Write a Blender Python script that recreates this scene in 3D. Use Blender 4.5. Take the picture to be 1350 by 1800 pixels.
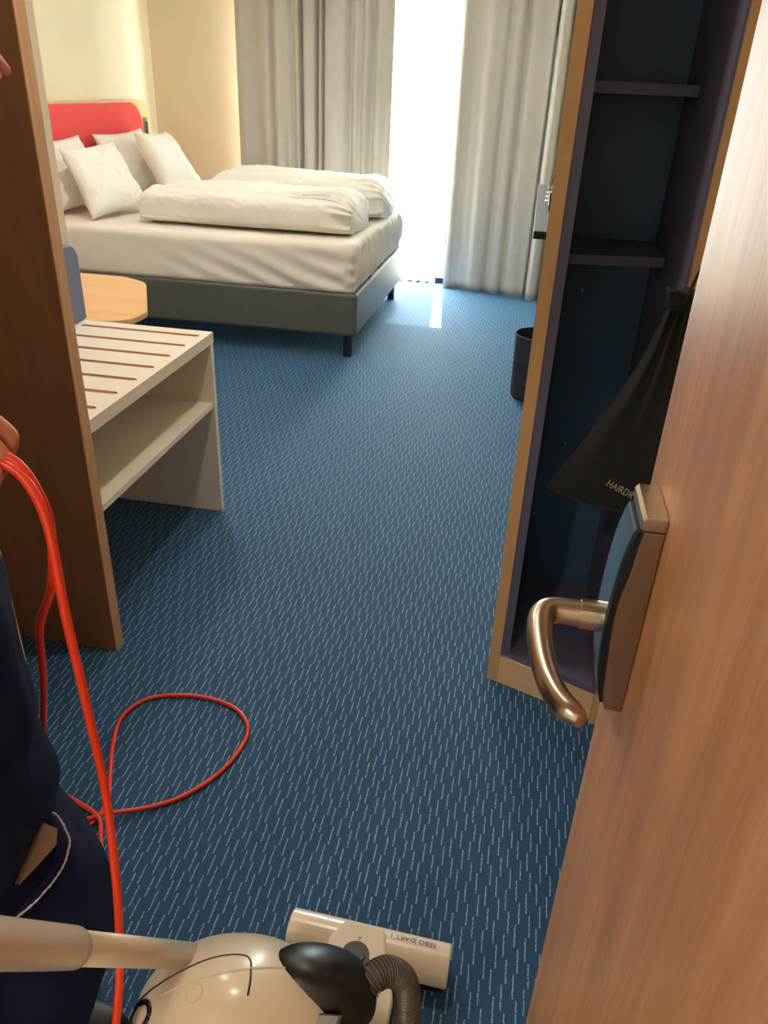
import bpy, bmesh, math, random
from mathutils import Vector, Matrix, noise
from mathutils.bvhtree import BVHTree
random.seed(7)
PI = math.pi
SC = bpy.context.scene
for o in list(bpy.data.objects):
    bpy.data.objects.remove(o)
COL = SC.collection

# ------------------------------------------------------------------ camera
cd_ = bpy.data.cameras.new('camera'); cam = bpy.data.objects.new('camera', cd_); COL.objects.link(cam)
cd_.sensor_fit = 'VERTICAL'; cd_.sensor_height = 24.0; cd_.lens = 24.0 * 1359.2 / 1800
cd_.clip_start = 0.01; cd_.clip_end = 200
PITCH, ROLL, YAW = 0.503365, 0.0459865, 0.160189
_f = Vector((0, math.cos(PITCH), -math.sin(PITCH))); _u = Vector((0, math.sin(PITCH), math.cos(PITCH))); _r = Vector((1, 0, 0))
_r2 = _r * math.cos(ROLL) + _u * math.sin(ROLL); _u2 = _u * math.cos(ROLL) - _r * math.sin(ROLL)
_m = Matrix.Rotation(YAW, 3, 'Z')
_r2, _u2, _f = _m @ _r2, _m @ _u2, _m @ _f
cam.matrix_world = Matrix(((_r2.x, _u2.x, -_f.x, 0), (_r2.y, _u2.y, -_f.y, 0), (_r2.z, _u2.z, -_f.z, 1.4), (0, 0, 0, 1)))
SC.camera = cam

# ------------------------------------------------------------------ world, sun, exposure
SC.view_settings.view_transform = 'Standard'; SC.view_settings.look = 'None'
SC.view_settings.gamma = 1.0; SC.view_settings.use_curve_mapping = False
SC.view_settings.exposure = 0.1
w = bpy.data.worlds.new('sky'); SC.world = w; w.use_nodes = True
bg = w.node_tree.nodes['Background']; bg.inputs[0].default_value = (0.76, 0.91, 1.0, 1); bg.inputs[1].default_value = 36.0
sd = bpy.data.lights.new('sun', 'SUN'); sd.energy = 90.0; sd.angle = math.radians(0.5); sd.color = (1.0, 0.97, 0.9)
sun = bpy.data.objects.new('sun', sd); COL.objects.link(sun)
sdir = Vector((0.105, -1.0, -1.54))
sun.rotation_euler = sdir.to_track_quat('-Z', 'Y').to_euler()
sun.location = (-0.6, 10, 6)
SC.cycles.use_denoising = True
SC.cycles.max_bounces = 10; SC.cycles.diffuse_bounces = 6; SC.cycles.transparent_max_bounces = 12
SC.cycles.sample_clamp_indirect = 8.0

LAMP_CORRIDOR = 12.0   # W, ceiling downlight over the entry
FILL_ROOM = 20.0       # W, fill light added to brighten the bedroom, not a known fixture
LAMP_HALL = 26.0      # W, hallway downlight behind the camera

# ------------------------------------------------------------------ colours and materials
def lin(r, g=None, b=None):
    if g is None: r, g, b = r
    f = lambda c: ((c / 255 + 0.055) / 1.055) ** 2.4 if c / 255 > 0.04045 else c / 255 / 12.92
    return (f(r), f(g), f(b), 1)
class NT:
    def __init__(s, name):
        s.m = bpy.data.materials.new(name); s.m.use_nodes = True; s.t = s.m.node_tree; s.b = s.t.nodes['Principled BSDF']
    def n(s, kind, **kw):
        x = s.t.nodes.new(kind)
        for k, v in kw.items():
            if k.startswith('i_'): x.inputs[k[2:].replace('_', ' ')].default_value = v
            else: setattr(x, k, v)
        return x
    def l(s, a, b): s.t.links.new(a, b)
    def math(s, op, a, b=None, c=None):
        x = s.t.nodes.new('ShaderNodeMath'); x.operation = op
        for i, v in enumerate((a, b, c)):
            if v is None: continue
            if hasattr(v, 'links'): s.l(v, x.inputs[i])
            else: x.inputs[i].default_value = v
        return x.outputs[0]
def mat(name, rgb, rough=0.5, metal=0.0, var=0.05, scale=8.0, bump=0.0, bscale=200.0, sheen=0.0, coat=0.0, spec=0.5, stretch=(1, 1, 1), trans=0.0, sss=0.0):
    k = NT(name); b = k.b
    tc = k.n('ShaderNodeTexCoord'); mp = k.n('ShaderNodeMapping'); mp.inputs['Scale'].default_value = stretch
    k.l(tc.outputs['Object'], mp.inputs[0])
    nz = k.n('ShaderNodeTexNoise'); nz.inputs['Scale'].default_value = scale; nz.inputs['Detail'].default_value = 5
    k.l(mp.outputs[0], nz.inputs['Vector'])
    c = lin(rgb); rmp = k.n('ShaderNodeValToRGB')
    rmp.color_ramp.elements[0].position = 0.3; rmp.color_ramp.elements[1].position = 0.7
    rmp.color_ramp.elements[0].color = tuple(max(0, x * (1 - var)) for x in c[:3]) + (1,)
    rmp.color_ramp.elements[1].color = tuple(min(1, x * (1 + var)) for x in c[:3]) + (1,)
    k.l(nz.outputs['Fac'], rmp.inputs[0]); k.l(rmp.outputs[0], b.inputs['Base Color'])
    b.inputs['Roughness'].default_value = rough; b.inputs['Metallic'].default_value = metal
    b.inputs['Sheen Weight'].default_value = sheen; b.inputs['Coat Weight'].default_value = coat; b.inputs['Coat Roughness'].default_value = 0.15
    b.inputs['Specular IOR Level'].default_value = spec
    if sss: b.inputs['Subsurface Weight'].default_value = sss; b.inputs['Subsurface Radius'].default_value = (0.01, 0.004, 0.002)
    if bump:
        n2 = k.n('ShaderNodeTexNoise'); n2.inputs['Scale'].default_value = bscale; n2.inputs['Detail'].default_value = 3
        k.l(mp.outputs[0], n2.inputs['Vector'])
        bp = k.n('ShaderNodeBump'); bp.inputs['Strength'].default_value = bump; bp.inputs['Distance'].default_value = 0.002
        k.l(n2.outputs['Fac'], bp.inputs['Height']); k.l(bp.outputs[0], b.inputs['Normal'])
    if trans:
        out = k.t.nodes['Material Output']; tr = k.n('ShaderNodeBsdfTranslucent'); mx = k.n('ShaderNodeMixShader')
        k.l(rmp.outputs[0], tr.inputs[0]); mx.inputs[0].default_value = trans
        k.l(b.outputs[0], mx.inputs[1]); k.l(tr.outputs[0], mx.inputs[2]); k.l(mx.outputs[0], out.inputs[0])
    return k.m
def wood(name, rgb, rough=0.45, axis='z', var=0.16, spec=0.5, coat=0.0, fine=1.0):
    st = {'z': (1, 1, 0.07), 'y': (1, 0.07, 1), 'x': (0.07, 1, 1)}[axis]
    k = NT(name); b = k.b
    tc = k.n('ShaderNodeTexCoord'); mp = k.n('ShaderNodeMapping'); mp.inputs['Scale'].default_value = st
    k.l(tc.outputs['Object'], mp.inputs[0])
    a = k.n('ShaderNodeTexNoise'); a.inputs['Scale'].default_value = 28 * fine; a.inputs['Detail'].default_value = 8; a.inputs['Distortion'].default_value = 0.8
    f = k.n('ShaderNodeTexNoise'); f.inputs['Scale'].default_value = 220 * fine; f.inputs['Detail'].default_value = 3
    k.l(mp.outputs[0], a.inputs['Vector']); k.l(mp.outputs[0], f.inputs['Vector'])
    s = k.math('MULTIPLY_ADD', f.outputs['Fac'], 0.35, k.math('MULTIPLY', a.outputs['Fac'], 0.75))
    rmp = k.n('ShaderNodeValToRGB'); c = lin(rgb)
    rmp.color_ramp.elements[0].position = 0.38; rmp.color_ramp.elements[1].position = 0.72
    rmp.color_ramp.elements[0].color = (c[0] * (1 - var), c[1] * (1 - var * 1.3), c[2] * (1 - var * 1.5), 1)
    rmp.color_ramp.elements[1].color = (min(1, c[0] * (1 + var)), min(1, c[1] * (1 + var)), min(1, c[2] * (1 + var)), 1)
    k.l(s, rmp.inputs[0]); k.l(rmp.outputs[0], b.inputs['Base Color'])
    b.inputs['Roughness'].default_value = rough; b.inputs['Specular IOR Level'].default_value = spec
    b.inputs['Coat Weight'].default_value = coat; b.inputs['Coat Roughness'].default_value = 0.3
    bp = k.n('ShaderNodeBump'); bp.inputs['Strength'].default_value = 0.12; bp.inputs['Distance'].default_value = 0.001
    k.l(f.outputs['Fac'], bp.inputs['Height']); k.l(bp.outputs[0], b.inputs['Normal'])
    return k.m
def carpet_mat():
    k = NT('carpet_blue_dashes'); b = k.b
    tc = k.n('ShaderNodeTexCoord'); sp = k.n('ShaderNodeSeparateXYZ')
    wn = k.n('ShaderNodeTexNoise'); wn.inputs['Scale'].default_value = 130; wn.inputs['Detail'].default_value = 2
    k.l(tc.outputs['Object'], wn.inputs['Vector']); k.l(tc.outputs['Object'], sp.inputs[0])
    X, Y = sp.outputs[0], sp.outputs[1]
    P, L, A = 0.0200, 0.048, 0.0034
    Xw = k.math('ADD', X, k.math('MULTIPLY', k.math('SUBTRACT', wn.outputs['Fac'], 0.5), 0.0035))
    # two interleaved families of columns (even, odd), staggered by half a dash
    fam = []
    for j in (0, 1):
        row = k.math('FLOOR', k.math('ADD', k.math('DIVIDE', Y, L), 0.5 * j))
        par = k.math('SUBTRACT', k.math('MULTIPLY', k.math('MODULO', k.math('ADD', row, 1000.0), 2.0), 2.0), 1.0)   # -1 / +1
        xs = k.math('ADD', k.math('ADD', Xw, 100 + j * P), k.math('MULTIPLY', par, A))
        t = k.math('ABSOLUTE', k.math('SUBTRACT', k.math('FRACT', k.math('DIVIDE', xs, 2 * P)), 0.5))
        inl = k.math('LESS_THAN', k.math('MULTIPLY', t, 2 * P), 0.00125)
        fr = k.math('FRACT', k.math('ADD', k.math('DIVIDE', Y, L), 0.5 * j))
        gap = k.math('GREATER_THAN', k.math('MULTIPLY', fr, k.math('SUBTRACT', 1.0, fr)), 0.028)
        fam.append(k.math('MULTIPLY', inl, gap))
    dash = k.math('MAXIMUM', fam[0], fam[1])
    brk = k.n('ShaderNodeTexNoise'); brk.inputs['Scale'].default_value = 260; brk.inputs['Detail'].default_value = 1
    k.l(tc.outputs['Object'], brk.inputs['Vector'])
    bb = k.math('MULTIPLY', dash, k.math('MINIMUM', k.math('MAXIMUM', k.math('MULTIPLY', k.math('SUBTRACT', brk.outputs['Fac'], 0.30), 5.0), 0.15), 1.0))
    pile = k.n('ShaderNodeTexNoise'); pile.inputs['Scale'].default_value = 420; pile.inputs['Detail'].default_value = 3
    big = k.n('ShaderNodeTexNoise'); big.inputs['Scale'].default_value = 2.2; big.inputs['Detail'].default_value = 2
    k.l(tc.outputs['Object'], pile.inputs['Vector']); k.l(tc.outputs['Object'], big.inputs['Vector'])
    r1 = k.n('ShaderNodeValToRGB'); r1.color_ramp.elements[0].color = lin(14, 54, 90); r1.color_ramp.elements[1].color = lin(28, 90, 138)
    r1.color_ramp.elements[0].position = 0.3; r1.color_ramp.elements[1].position = 0.72
    k.l(pile.outputs['Fac'], r1.inputs[0])
    r2 = k.n('ShaderNodeValToRGB'); r2.color_ramp.elements[0].color = (0.9, 0.94, 0.97, 1); r2.color_ramp.elements[1].color = (1.08, 1.03, 1.02, 1)
    r2.color_ramp.elements[0].position = 0.4; r2.color_ramp.elements[1].position = 0.6
    k.l(big.outputs['Fac'], r2.inputs[0])
    mu = k.n('ShaderNodeMix'); mu.data_type = 'RGBA'; mu.blend_type = 'MULTIPLY'; mu.inputs[0].default_value = 1.0
    k.l(r1.outputs[0], mu.inputs[6]); k.l(r2.outputs[0], mu.inputs[7])
    mx = k.n('ShaderNodeMix'); mx.data_type = 'RGBA'; k.l(bb, mx.inputs[0]); k.l(mu.outputs[2], mx.inputs[6]); mx.inputs[7].default_value = lin(150, 178, 202)
    k.l(mx.outputs[2], b.inputs['Base Color'])
    b.inputs['Roughness'].default_value = 0.75; b.inputs['Specular IOR Level'].default_value = 0.5
    b.inputs['Sheen Weight'].default_value = 0.6; b.inputs['Sheen Roughness'].default_value = 0.4
    b.inputs['Sheen Tint'].default_value = lin(120, 190, 235)
    bp = k.n('ShaderNodeBump'); bp.inputs['Strength'].default_value = 0.35; bp.inputs['Distance'].default_value = 0.002
    k.l(pile.outputs['Fac'], bp.inputs['Height']); k.l(bp.outputs[0], b.inputs['Normal'])
    return k.m
def glass_mat():
    k = NT('window_glass'); out = k.t.nodes['Material Output']
    t = k.n('ShaderNodeBsdfTransparent'); g = k.n('ShaderNodeBsdfGlossy'); g.inputs['Roughness'].default_value = 0.02
    mx = k.n('ShaderNodeMixShader')
    t.inputs[0].default_value = (0.95, 0.98, 0.97, 1)
    mx.inputs[0].default_value = 0.04; k.l(t.outputs[0], mx.inputs[1]); k.l(g.outputs[0], mx.inputs[2]); k.l(mx.outputs[0], out.inputs[0])
    return k.m
def sheer_mat():
    k = NT('sheer_voile'); out = k.t.nodes['Material Output']
    t = k.n('ShaderNodeBsdfTransparent'); tl = k.n('ShaderNodeBsdfTranslucent'); df = k.n('ShaderNodeBsdfDiffuse')
    tc = k.n('ShaderNodeTexCoord'); wv = k.n('ShaderNodeTexNoise'); wv.inputs['Scale'].default_value = 400; k.l(tc.outputs['Object'], wv.inputs['Vector'])
    tl.inputs[0].default_value = (0.95, 0.96, 0.93, 1); df.inputs[0].default_value = (0.9, 0.9, 0.88, 1)
    m1 = k.n('ShaderNodeMixShader'); m1.inputs[0].default_value = 0.35; k.l(tl.outputs[0], m1.inputs[1]); k.l(df.outputs[0], m1.inputs[2])
    m2 = k.n('ShaderNodeMixShader'); k.l(k.math('MULTIPLY_ADD', wv.outputs['Fac'], 0.06, 0.92), m2.inputs[0])
    k.l(t.outputs[0], m2.inputs[1]); k.l(m1.outputs[0], m2.inputs[2]); k.l(m2.outputs[0], out.inputs[0])
    return k.m
def glow_mat(name, rgb, s):
    k = NT(name); k.b.inputs['Base Color'].default_value = lin(rgb); k.b.inputs['Emission Color'].default_value = lin(rgb); k.b.inputs['Emission Strength'].default_value = s
    return k.m
M = dict(
    carpet=carpet_mat(), glass=glass_mat(), sheer=sheer_mat(),
    wall=mat('wall_cream_paint', (230, 215, 186), 0.85, var=0.02, scale=3, bump=0.1, bscale=90),
    ceil=mat('ceiling_white_paint', (242, 240, 234), 0.9, var=0.02, scale=3),
    whitewall=mat('wall_white_laminate', (236, 226, 205), 0.6, var=0.02, scale=3),
    door=wood('door_beech_veneer', (210, 154, 112), 0.36, 'z', var=0.2, spec=0.6),
    dooredge=wood('door_edge_veneer', (205, 160, 120), 0.45, 'z', var=0.1),
    panel=wood('partition_oak_veneer', (140, 98, 68), 0.5, 'z', var=0.12),
    edge=wood('oak_edge_band', (204, 164, 126), 0.5, 'z', var=0.12, fine=2.0),
    cabwood=wood('cabinet_oak_veneer', (222, 180, 132), 0.5, 'z', var=0.06),
    plinth=wood('plinth_oak_veneer', (244, 208, 164), 0.5, 'x', var=0.05),
    table=wood('table_oak_veneer', (222, 176, 124), 0.4, 'x', var=0.08, fine=0.6),
    navy=mat('navy_laminate', (62, 92, 124), 0.38, var=0.04, scale=6, spec=0.4),
    navyedge=mat('navy_edge_band', (104, 102, 132), 0.45, var=0.04, scale=6, spec=0.4),
    bench=mat('bench_white_laminate', (244, 240, 228), 0.5, var=0.015, scale=5),
    groove=mat('groove_brown', (216, 176, 148), 0.6, var=0.05),
    bluepad=mat('blue_grey_upholstery', (122, 136, 168), 0.8, var=0.05, bump=0.3, bscale=500),
    red=mat('red_upholstery', (214, 52, 50), 0.85, var=0.05, scale=30, bump=0.3, bscale=600, sheen=0.2),
    sheet=mat('white_bed_sheet', (244, 240, 232), 0.85, var=0.015, scale=10, bump=0.15, bscale=350, sheen=0.1),
    duvet=mat('white_duvet_cotton', (250, 249, 243), 0.85, var=0.01, scale=10, bump=0.15, bscale=350, sheen=0.15),
    pillow=mat('white_pillow_cotton', (248, 246, 238), 0.85, var=0.01, scale=10, bump=0.15, bscale=350, sheen=0.15),
    box=mat('grey_bed_base_leather', (92, 94, 88), 0.5, var=0.06, scale=20, bump=0.3, bscale=450),
    darkmetal=mat('dark_grey_metal', (44, 52, 66), 0.4, metal=0.4),
    blackmetal=mat('black_metal', (30, 34, 40), 0.4, metal=0.6),
    curtain=mat('curtain_light_grey_satin', (200, 195, 188), 0.55, var=0.03, scale=20, sheen=0.3, trans=0.07, bump=0.1, bscale=500),
    steel=mat('satin_nickel', (196, 180, 160), 0.28, metal=1.0, var=0.03, scale=30),
    steelbrown=mat('satin_nickel_plate', (150, 122, 98), 0.38, metal=0.85, var=0.03, scale=20, stretch=(1, 1, 0.2)),
    gloss=mat('blue_grey_glossy_reader', (70, 96, 118), 0.18, var=0.12, scale=60, stretch=(1, 1, 0.2), coat=0.6),
    black=mat('black_plastic', (16, 18, 20), 0.35, var=0.1),
    bin=mat('black_bin_plastic', (36, 42, 50), 0.45, var=0.06),
    bag=mat('black_bag_cotton', (30, 30, 32), 0.9, var=0.1, scale=40, bump=0.4, bscale=500, sheen=0.05),
    bagtext=mat('white_thread', (196, 186, 168), 0.8),
    cord=mat('orange_red_cable', (238, 62, 24), 0.35, var=0.05, scale=20, spec=0.6),
    skin=mat('skin', (206, 134, 108), 0.5, var=0.06, scale=40, sss=0.15),
    hair=mat('dark_hair', (44, 30, 24), 0.6, var=0.2, scale=60, stretch=(1, 1, 0.2)),
    nail=mat('finger_nail', (228, 170, 150), 0.3),
    uniform=mat('navy_uniform_cotton', (22, 28, 58), 0.9, var=0.08, scale=18, bump=0.4, bscale=420, spec=0.15),
    stitch=mat('white_stitching', (190, 186, 180), 0.8),
    shoe=mat('black_shoe', (26, 26, 28), 0.5),
    cloth=mat('beige_cleaning_cloth', (138, 114, 90), 0.9, bump=0.4, bscale=300),
    vac=mat('beige_vacuum_plastic', (226, 208, 184), 0.3, var=0.03, scale=6, coat=0.3),
    noz=mat('cream_nozzle_plastic', (250, 234, 212), 0.28, var=0.02, scale=6, coat=0.4),
    hose=mat('grey_ribbed_hose', (92, 84, 76), 0.35, var=0.06),
    print_=mat('grey_print', (110, 104, 98), 0.6),
    desk=mat('desk_blue_grey_laminate', (122, 126, 148), 0.3, var=0.03, spec=0.5),
    whitepl=mat('white_plastic', (236, 236, 232), 0.35),
    paper=mat('white_card', (240, 240, 240), 0.7, var=0.01),
    slab=mat('balcony_beige_tiles', (214, 190, 150), 0.8, var=0.06),
    socket=mat('socket_grey', (120, 116, 110), 0.4),
    lampglow=glow_mat('lamp_diffuser_glow', (255, 226, 184), 8.0),
)

# ------------------------------------------------------------------ mesh helpers
def obj(name, bm, m, parent=None, smooth=False, angle=None):
    me = bpy.data.meshes.new(name); bmesh.ops.recalc_face_normals(bm, faces=bm.faces); bm.to_mesh(me); bm.free()
    ms = m if isinstance(m, (list, tuple)) else [m]
    for x in ms: me.materials.append(x)
    if smooth:
        for p in me.polygons: p.use_smooth = True
    o = bpy.data.objects.new(name, me); COL.objects.link(o)
    if parent is not None: o.parent = parent
    return o
def tag(o, label, cat, group=None):
    o['label'] = label; o['category'] = cat
    if group: o['group'] = group
    return o
def thing(name, label, cat, loc=(0, 0, 0), rz=0, group=None):
    o = bpy.data.objects.new(name, None); COL.objects.link(o); o.location = loc; o.rotation_euler = (0, 0, rz); o.empty_display_size = 0.05
    return tag(o, label, cat, group)
def struct(name, bm, m, parent=None, smooth=False):
    o = obj(name, bm, m, parent, smooth)
    if parent is None: o['kind'] = 'structure'
    return o
def box(bm, x0, x1, y0, y1, z0, z1, bev=0.0, seg=2):
    r = bmesh.ops.create_cube(bm, size=1.0); vs = r['verts']
    bmesh.ops.scale(bm, vec=(x1 - x0, y1 - y0, z1 - z0), verts=vs)
    bmesh.ops.translate(bm, vec=((x0 + x1) / 2, (y0 + y1) / 2, (z0 + z1) / 2), verts=vs)
    if bev > 0:
        es = list({e for v in vs for e in v.link_edges})
        bmesh.ops.bevel(bm, geom=es, offset=bev, segments=seg, profile=0.5, affect='EDGES')
def bx(*a, **k):
    bm = bmesh.new(); box(bm, *a, **k); return bm
def prism(pts, h0, h1, plane='xy', bev=0.0, seg=2, bm=None):
    """closed outline pts (a,b), extruded h0..h1 along the third axis"""
    bm = bm or bmesh.new()
    def P(a, b, h): return {'xy': (a, b, h), 'xz': (a, h, b), 'yz': (h, a, b)}[plane]
    lo = [bm.verts.new(P(a, b, h0)) for a, b in pts]; hi = [bm.verts.new(P(a, b, h1)) for a, b in pts]
    n = len(pts); f0 = bm.faces.new(lo); f1 = bm.faces.new(hi[::-1])
    for i in range(n): bm.faces.new((lo[i], lo[(i + 1) % n], hi[(i + 1) % n], hi[i]))
    if bev > 0:
        es = list(f0.edges) + list(f1.edges)
        bmesh.ops.recalc_face_normals(bm, faces=bm.faces)
        bmesh.ops.bevel(bm, geom=es, offset=bev, segments=seg, profile=0.5, affect='EDGES')
    return bm
def round_poly(pts, r, seg=8):
    out = []; n = len(pts)
    rr = r if isinstance(r, (list, tuple)) else [r] * n
    for i in range(n):
        p, a, b = Vector(pts[i]), Vector(pts[i - 1]), Vector(pts[(i + 1) % n])
        if rr[i] <= 0: out.append(tuple(p)); continue
        u, v = (a - p).normalized(), (b - p).normalized()
        th = u.angle(v); d = min(rr[i] / math.tan(th / 2), (a - p).length * 0.49, (b - p).length * 0.49); r_ = d * math.tan(th / 2)
        c = p + (u + v).normalized() * (r_ / math.sin(th / 2))
        s, e = p + u * d - c, p + v * d - c
        a0 = math.atan2(s.y, s.x); a1 = math.atan2(e.y, e.x); da = (a1 - a0 + PI) % (2 * PI) - PI
        for k in range(seg + 1):
            t = a0 + da * k / seg; out.append((c.x + r_ * math.cos(t), c.y + r_ * math.sin(t)))
    return out
def catmull(pts, per=8, closed=False):
    P = [Vector(p) for p in pts]; n = len(P); out = []
    rng = range(n) if closed else range(n - 1)
    for i in rng:
        if closed: a, b, c, d = P[i - 1], P[i], P[(i + 1) % n], P[(i + 2) % n]
        else: a, b, c, d = P[max(i - 1, 0)], P[i], P[i + 1], P[min(i + 2, n - 1)]
        for k in range(per):
            t = k / per
            out.append(0.5 * ((2 * b) + (c - a) * t + (2 * a - 5 * b + 4 * c - d) * t * t + (3 * b - a - 3 * c + d) * t ** 3))
    if not closed: out.append(P[-1])
    return out
def tube(bm, path, rad, n=12, cap=True, squash=(1, 1), up=None):
    path = [Vector(p) for p in path]; N = len(path)
    rf = rad if callable(rad) else (lambda t: rad)
    prev = Vector(up) if up else None; rings = []
    for i, p in enumerate(path):
        t = (path[min(i + 1, N - 1)] - path[max(i - 1, 0)]).normalized()
        if prev is None:
            prev = t.orthogonal()
        a = (prev - t * prev.dot(t))
        a = a.normalized() if a.length > 1e-6 else t.orthogonal().normalized()
        prev = a; b = t.cross(a); r = rf(i / max(1, N - 1))
        rings.append([bm.verts.new(p + (a * math.cos(2 * PI * k / n) * squash[0] + b * math.sin(2 * PI * k / n) * squash[1]) * r) for k in range(n)])
    for i in range(N - 1):
        for k in range(n): bm.faces.new((rings[i][k], rings[i][(k + 1) % n], rings[i + 1][(k + 1) % n], rings[i + 1][k]))
    if cap:
        bm.faces.new(rings[0][::-1]); bm.faces.new(rings[-1])
    return rings
def loft(bm, rings, cap=True):
    R = [[bm.verts.new(p) for p in r] for r in rings]; n = len(R[0])
    for i in range(len(R) - 1):
        for k in range(n): bm.faces.new((R[i][k], R[i][(k + 1) % n], R[i + 1][(k + 1) % n], R[i + 1][k]))
    if cap: bm.faces.new(R[0][::-1]); bm.faces.new(R[-1])
def lathe(bm, prof, n=32, c=(0, 0, 0), closed=False):
    rings = []
    for r, z in prof: rings.append([bm.verts.new((c[0] + r * math.cos(2 * PI * k / n), c[1] + r * math.sin(2 * PI * k / n), c[2] + z)) for k in range(n)])
    m = len(rings)
    for i in range(m if closed else m - 1):
        A, B = rings[i], rings[(i + 1) % m]
        for k in range(n): bm.faces.new((A[k], A[(k + 1) % n], B[(k + 1) % n], B[k]))
    if not closed: bm.faces.new(rings[0][::-1]); bm.faces.new(rings[-1])
def cyl(bm, a, b, r, n=20): tube(bm, [a, b], r, n)
def text_mesh(s, size, depth=0.0006):
    c = bpy.data.curves.new('lettering', 'FONT'); c.body = s; c.size = size; c.extrude = depth; c.align_x = 'CENTER'; c.align_y = 'CENTER'; c.resolution_u = 3
    o = bpy.data.objects.new('lettering', c); COL.objects.link(o)
    dg = bpy.context.evaluated_depsgraph_get(); me = bpy.data.meshes.new_from_object(o.evaluated_get(dg))
    bpy.data.objects.remove(o); return me
def nz(x, y, z, s=1.0, seed=0): return noise.noise(Vector((x * s + seed * 7.3, y * s - seed * 3.1, z * s + seed)))
def subsurf(o, lv=1):
    m = o.modifiers.new('sub', 'SUBSURF'); m.levels = lv; m.render_levels = lv
    return o

# ================================================================== SETTING
struct('floor', bx(-3.3, 1.0, -2.6, 6.62, -0.1, 0.0), M['carpet'])
struct('ceiling', bx(-3.3, 1.0, -2.6, 6.8, 2.6, 2.7), M['ceil'])
struct('wall_left', bx(-3.12, -3.0, 2.40, 6.62, 0, 2.6), M['wall'])
bm = bmesh.new(); box(bm, -3.12, -2.16, 6.42, 6.62, 0, 2.6); box(bm, -2.16, 0.55, 6.42, 6.62, 2.45, 2.6); box(bm, 0.55, 0.75, 6.42, 6.62, 0, 2.6)
struct('wall_window', bm, M['wall'])
struct('wall_right', bx(0.63, 0.75, -0.3, 6.42, 0, 2.6), M['wall'])
struct('wall_bathroom', bx(-3.0, -1.47, 1.21, 2.405, 0, 2.6), M['whitewall'])
struct('wall_corridor', bx(-3.0, -1.0, -0.25, 1.21, 0, 2.6), M['whitewall'])
bm = bmesh.new(); box(bm, -3.0, -0.83, -0.37, -0.25, 0, 2.6); box(bm, 0.18, 0.75, -0.42, -0.3, 0, 2.6); box(bm, -0.83, 0.18, -0.42, -0.3, 2.12, 2.6)
struct('wall_entry', bm, M['whitewall'])
bm = bmesh.new(); box(bm, -3.3, 1.0, -2.6, -2.5, 0, 2.6); box(bm, -3.3, -3.2, -2.5, -0.4, 0, 2.6); box(bm, 0.9, 1.0, -2.5, -0.4, 0, 2.6)
struct('wall_hallway', bm, M['wall'])
struct('ground', bx(-3.3, 1.0, 6.63, 8.3, -0.12, -0.02), M['slab'])

# window: frame, mullion, latch, panes, sill track
wd = bpy.data.objects.new('window_1', None); COL.objects.link(wd); wd['kind'] = 'structure'; wd.location = (-0.8, 6.5, 0)
def wchild(name, bm, m):
    o = obj(name, bm, m, wd); o.matrix_parent_inverse = Matrix.Translation((0.8, -6.5, 0)); return o
bm = bmesh.new(); box(bm, -2.16, -2.1, 6.47, 6.55, 0.0, 2.45); box(bm, 0.49, 0.55, 6.47, 6.55, 0.0, 2.45); box(bm, -2.1, 0.49, 6.47, 6.55, 2.39, 2.45); box(bm, -2.1, 0.49, 6.44, 6.6, 0.0, 0.045)
wchild('window_frame', bm, M['blackmetal'])
wchild('mullion', bx(-0.645, -0.60, 6.46, 6.56, 0.046, 2.388, bev=0.004), M['darkmetal'])
wchild('latch', bx(-0.70, -0.646, 6.46, 6.49, 0.30, 0.40, bev=0.004), M['socket'])
wchild('pane', bx(-2.099, -0.647, 6.508, 6.512, 0.046, 2.388), M['glass'])
wchild('pane', bx(-0.598, 0.489, 6.508, 6.512, 0.046, 2.388), M['glass'])

# ================================================================== PARTITION PANEL (left)
t = thing('partition_panel', 'dark brown wood partition panel with a light wood edge, between corridor and white luggage bench', 'panel', (-1.22, 1.56, 0))
bm = bx(-0.25, 0.237, -0.02, 0.018, 0, 2.59); obj('board', bm, M['panel'], t)
obj('edge_band', bx(0.2372, 0.240, -0.02, 0.018, 0, 2.59), M['edge'], t)

# ================================================================== LUGGAGE BENCH
t = thing('luggage_bench', 'white luggage bench with slotted top and an open lower shelf, beside the wood partition', 'bench', (-1.47, 1.579, 0))
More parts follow.
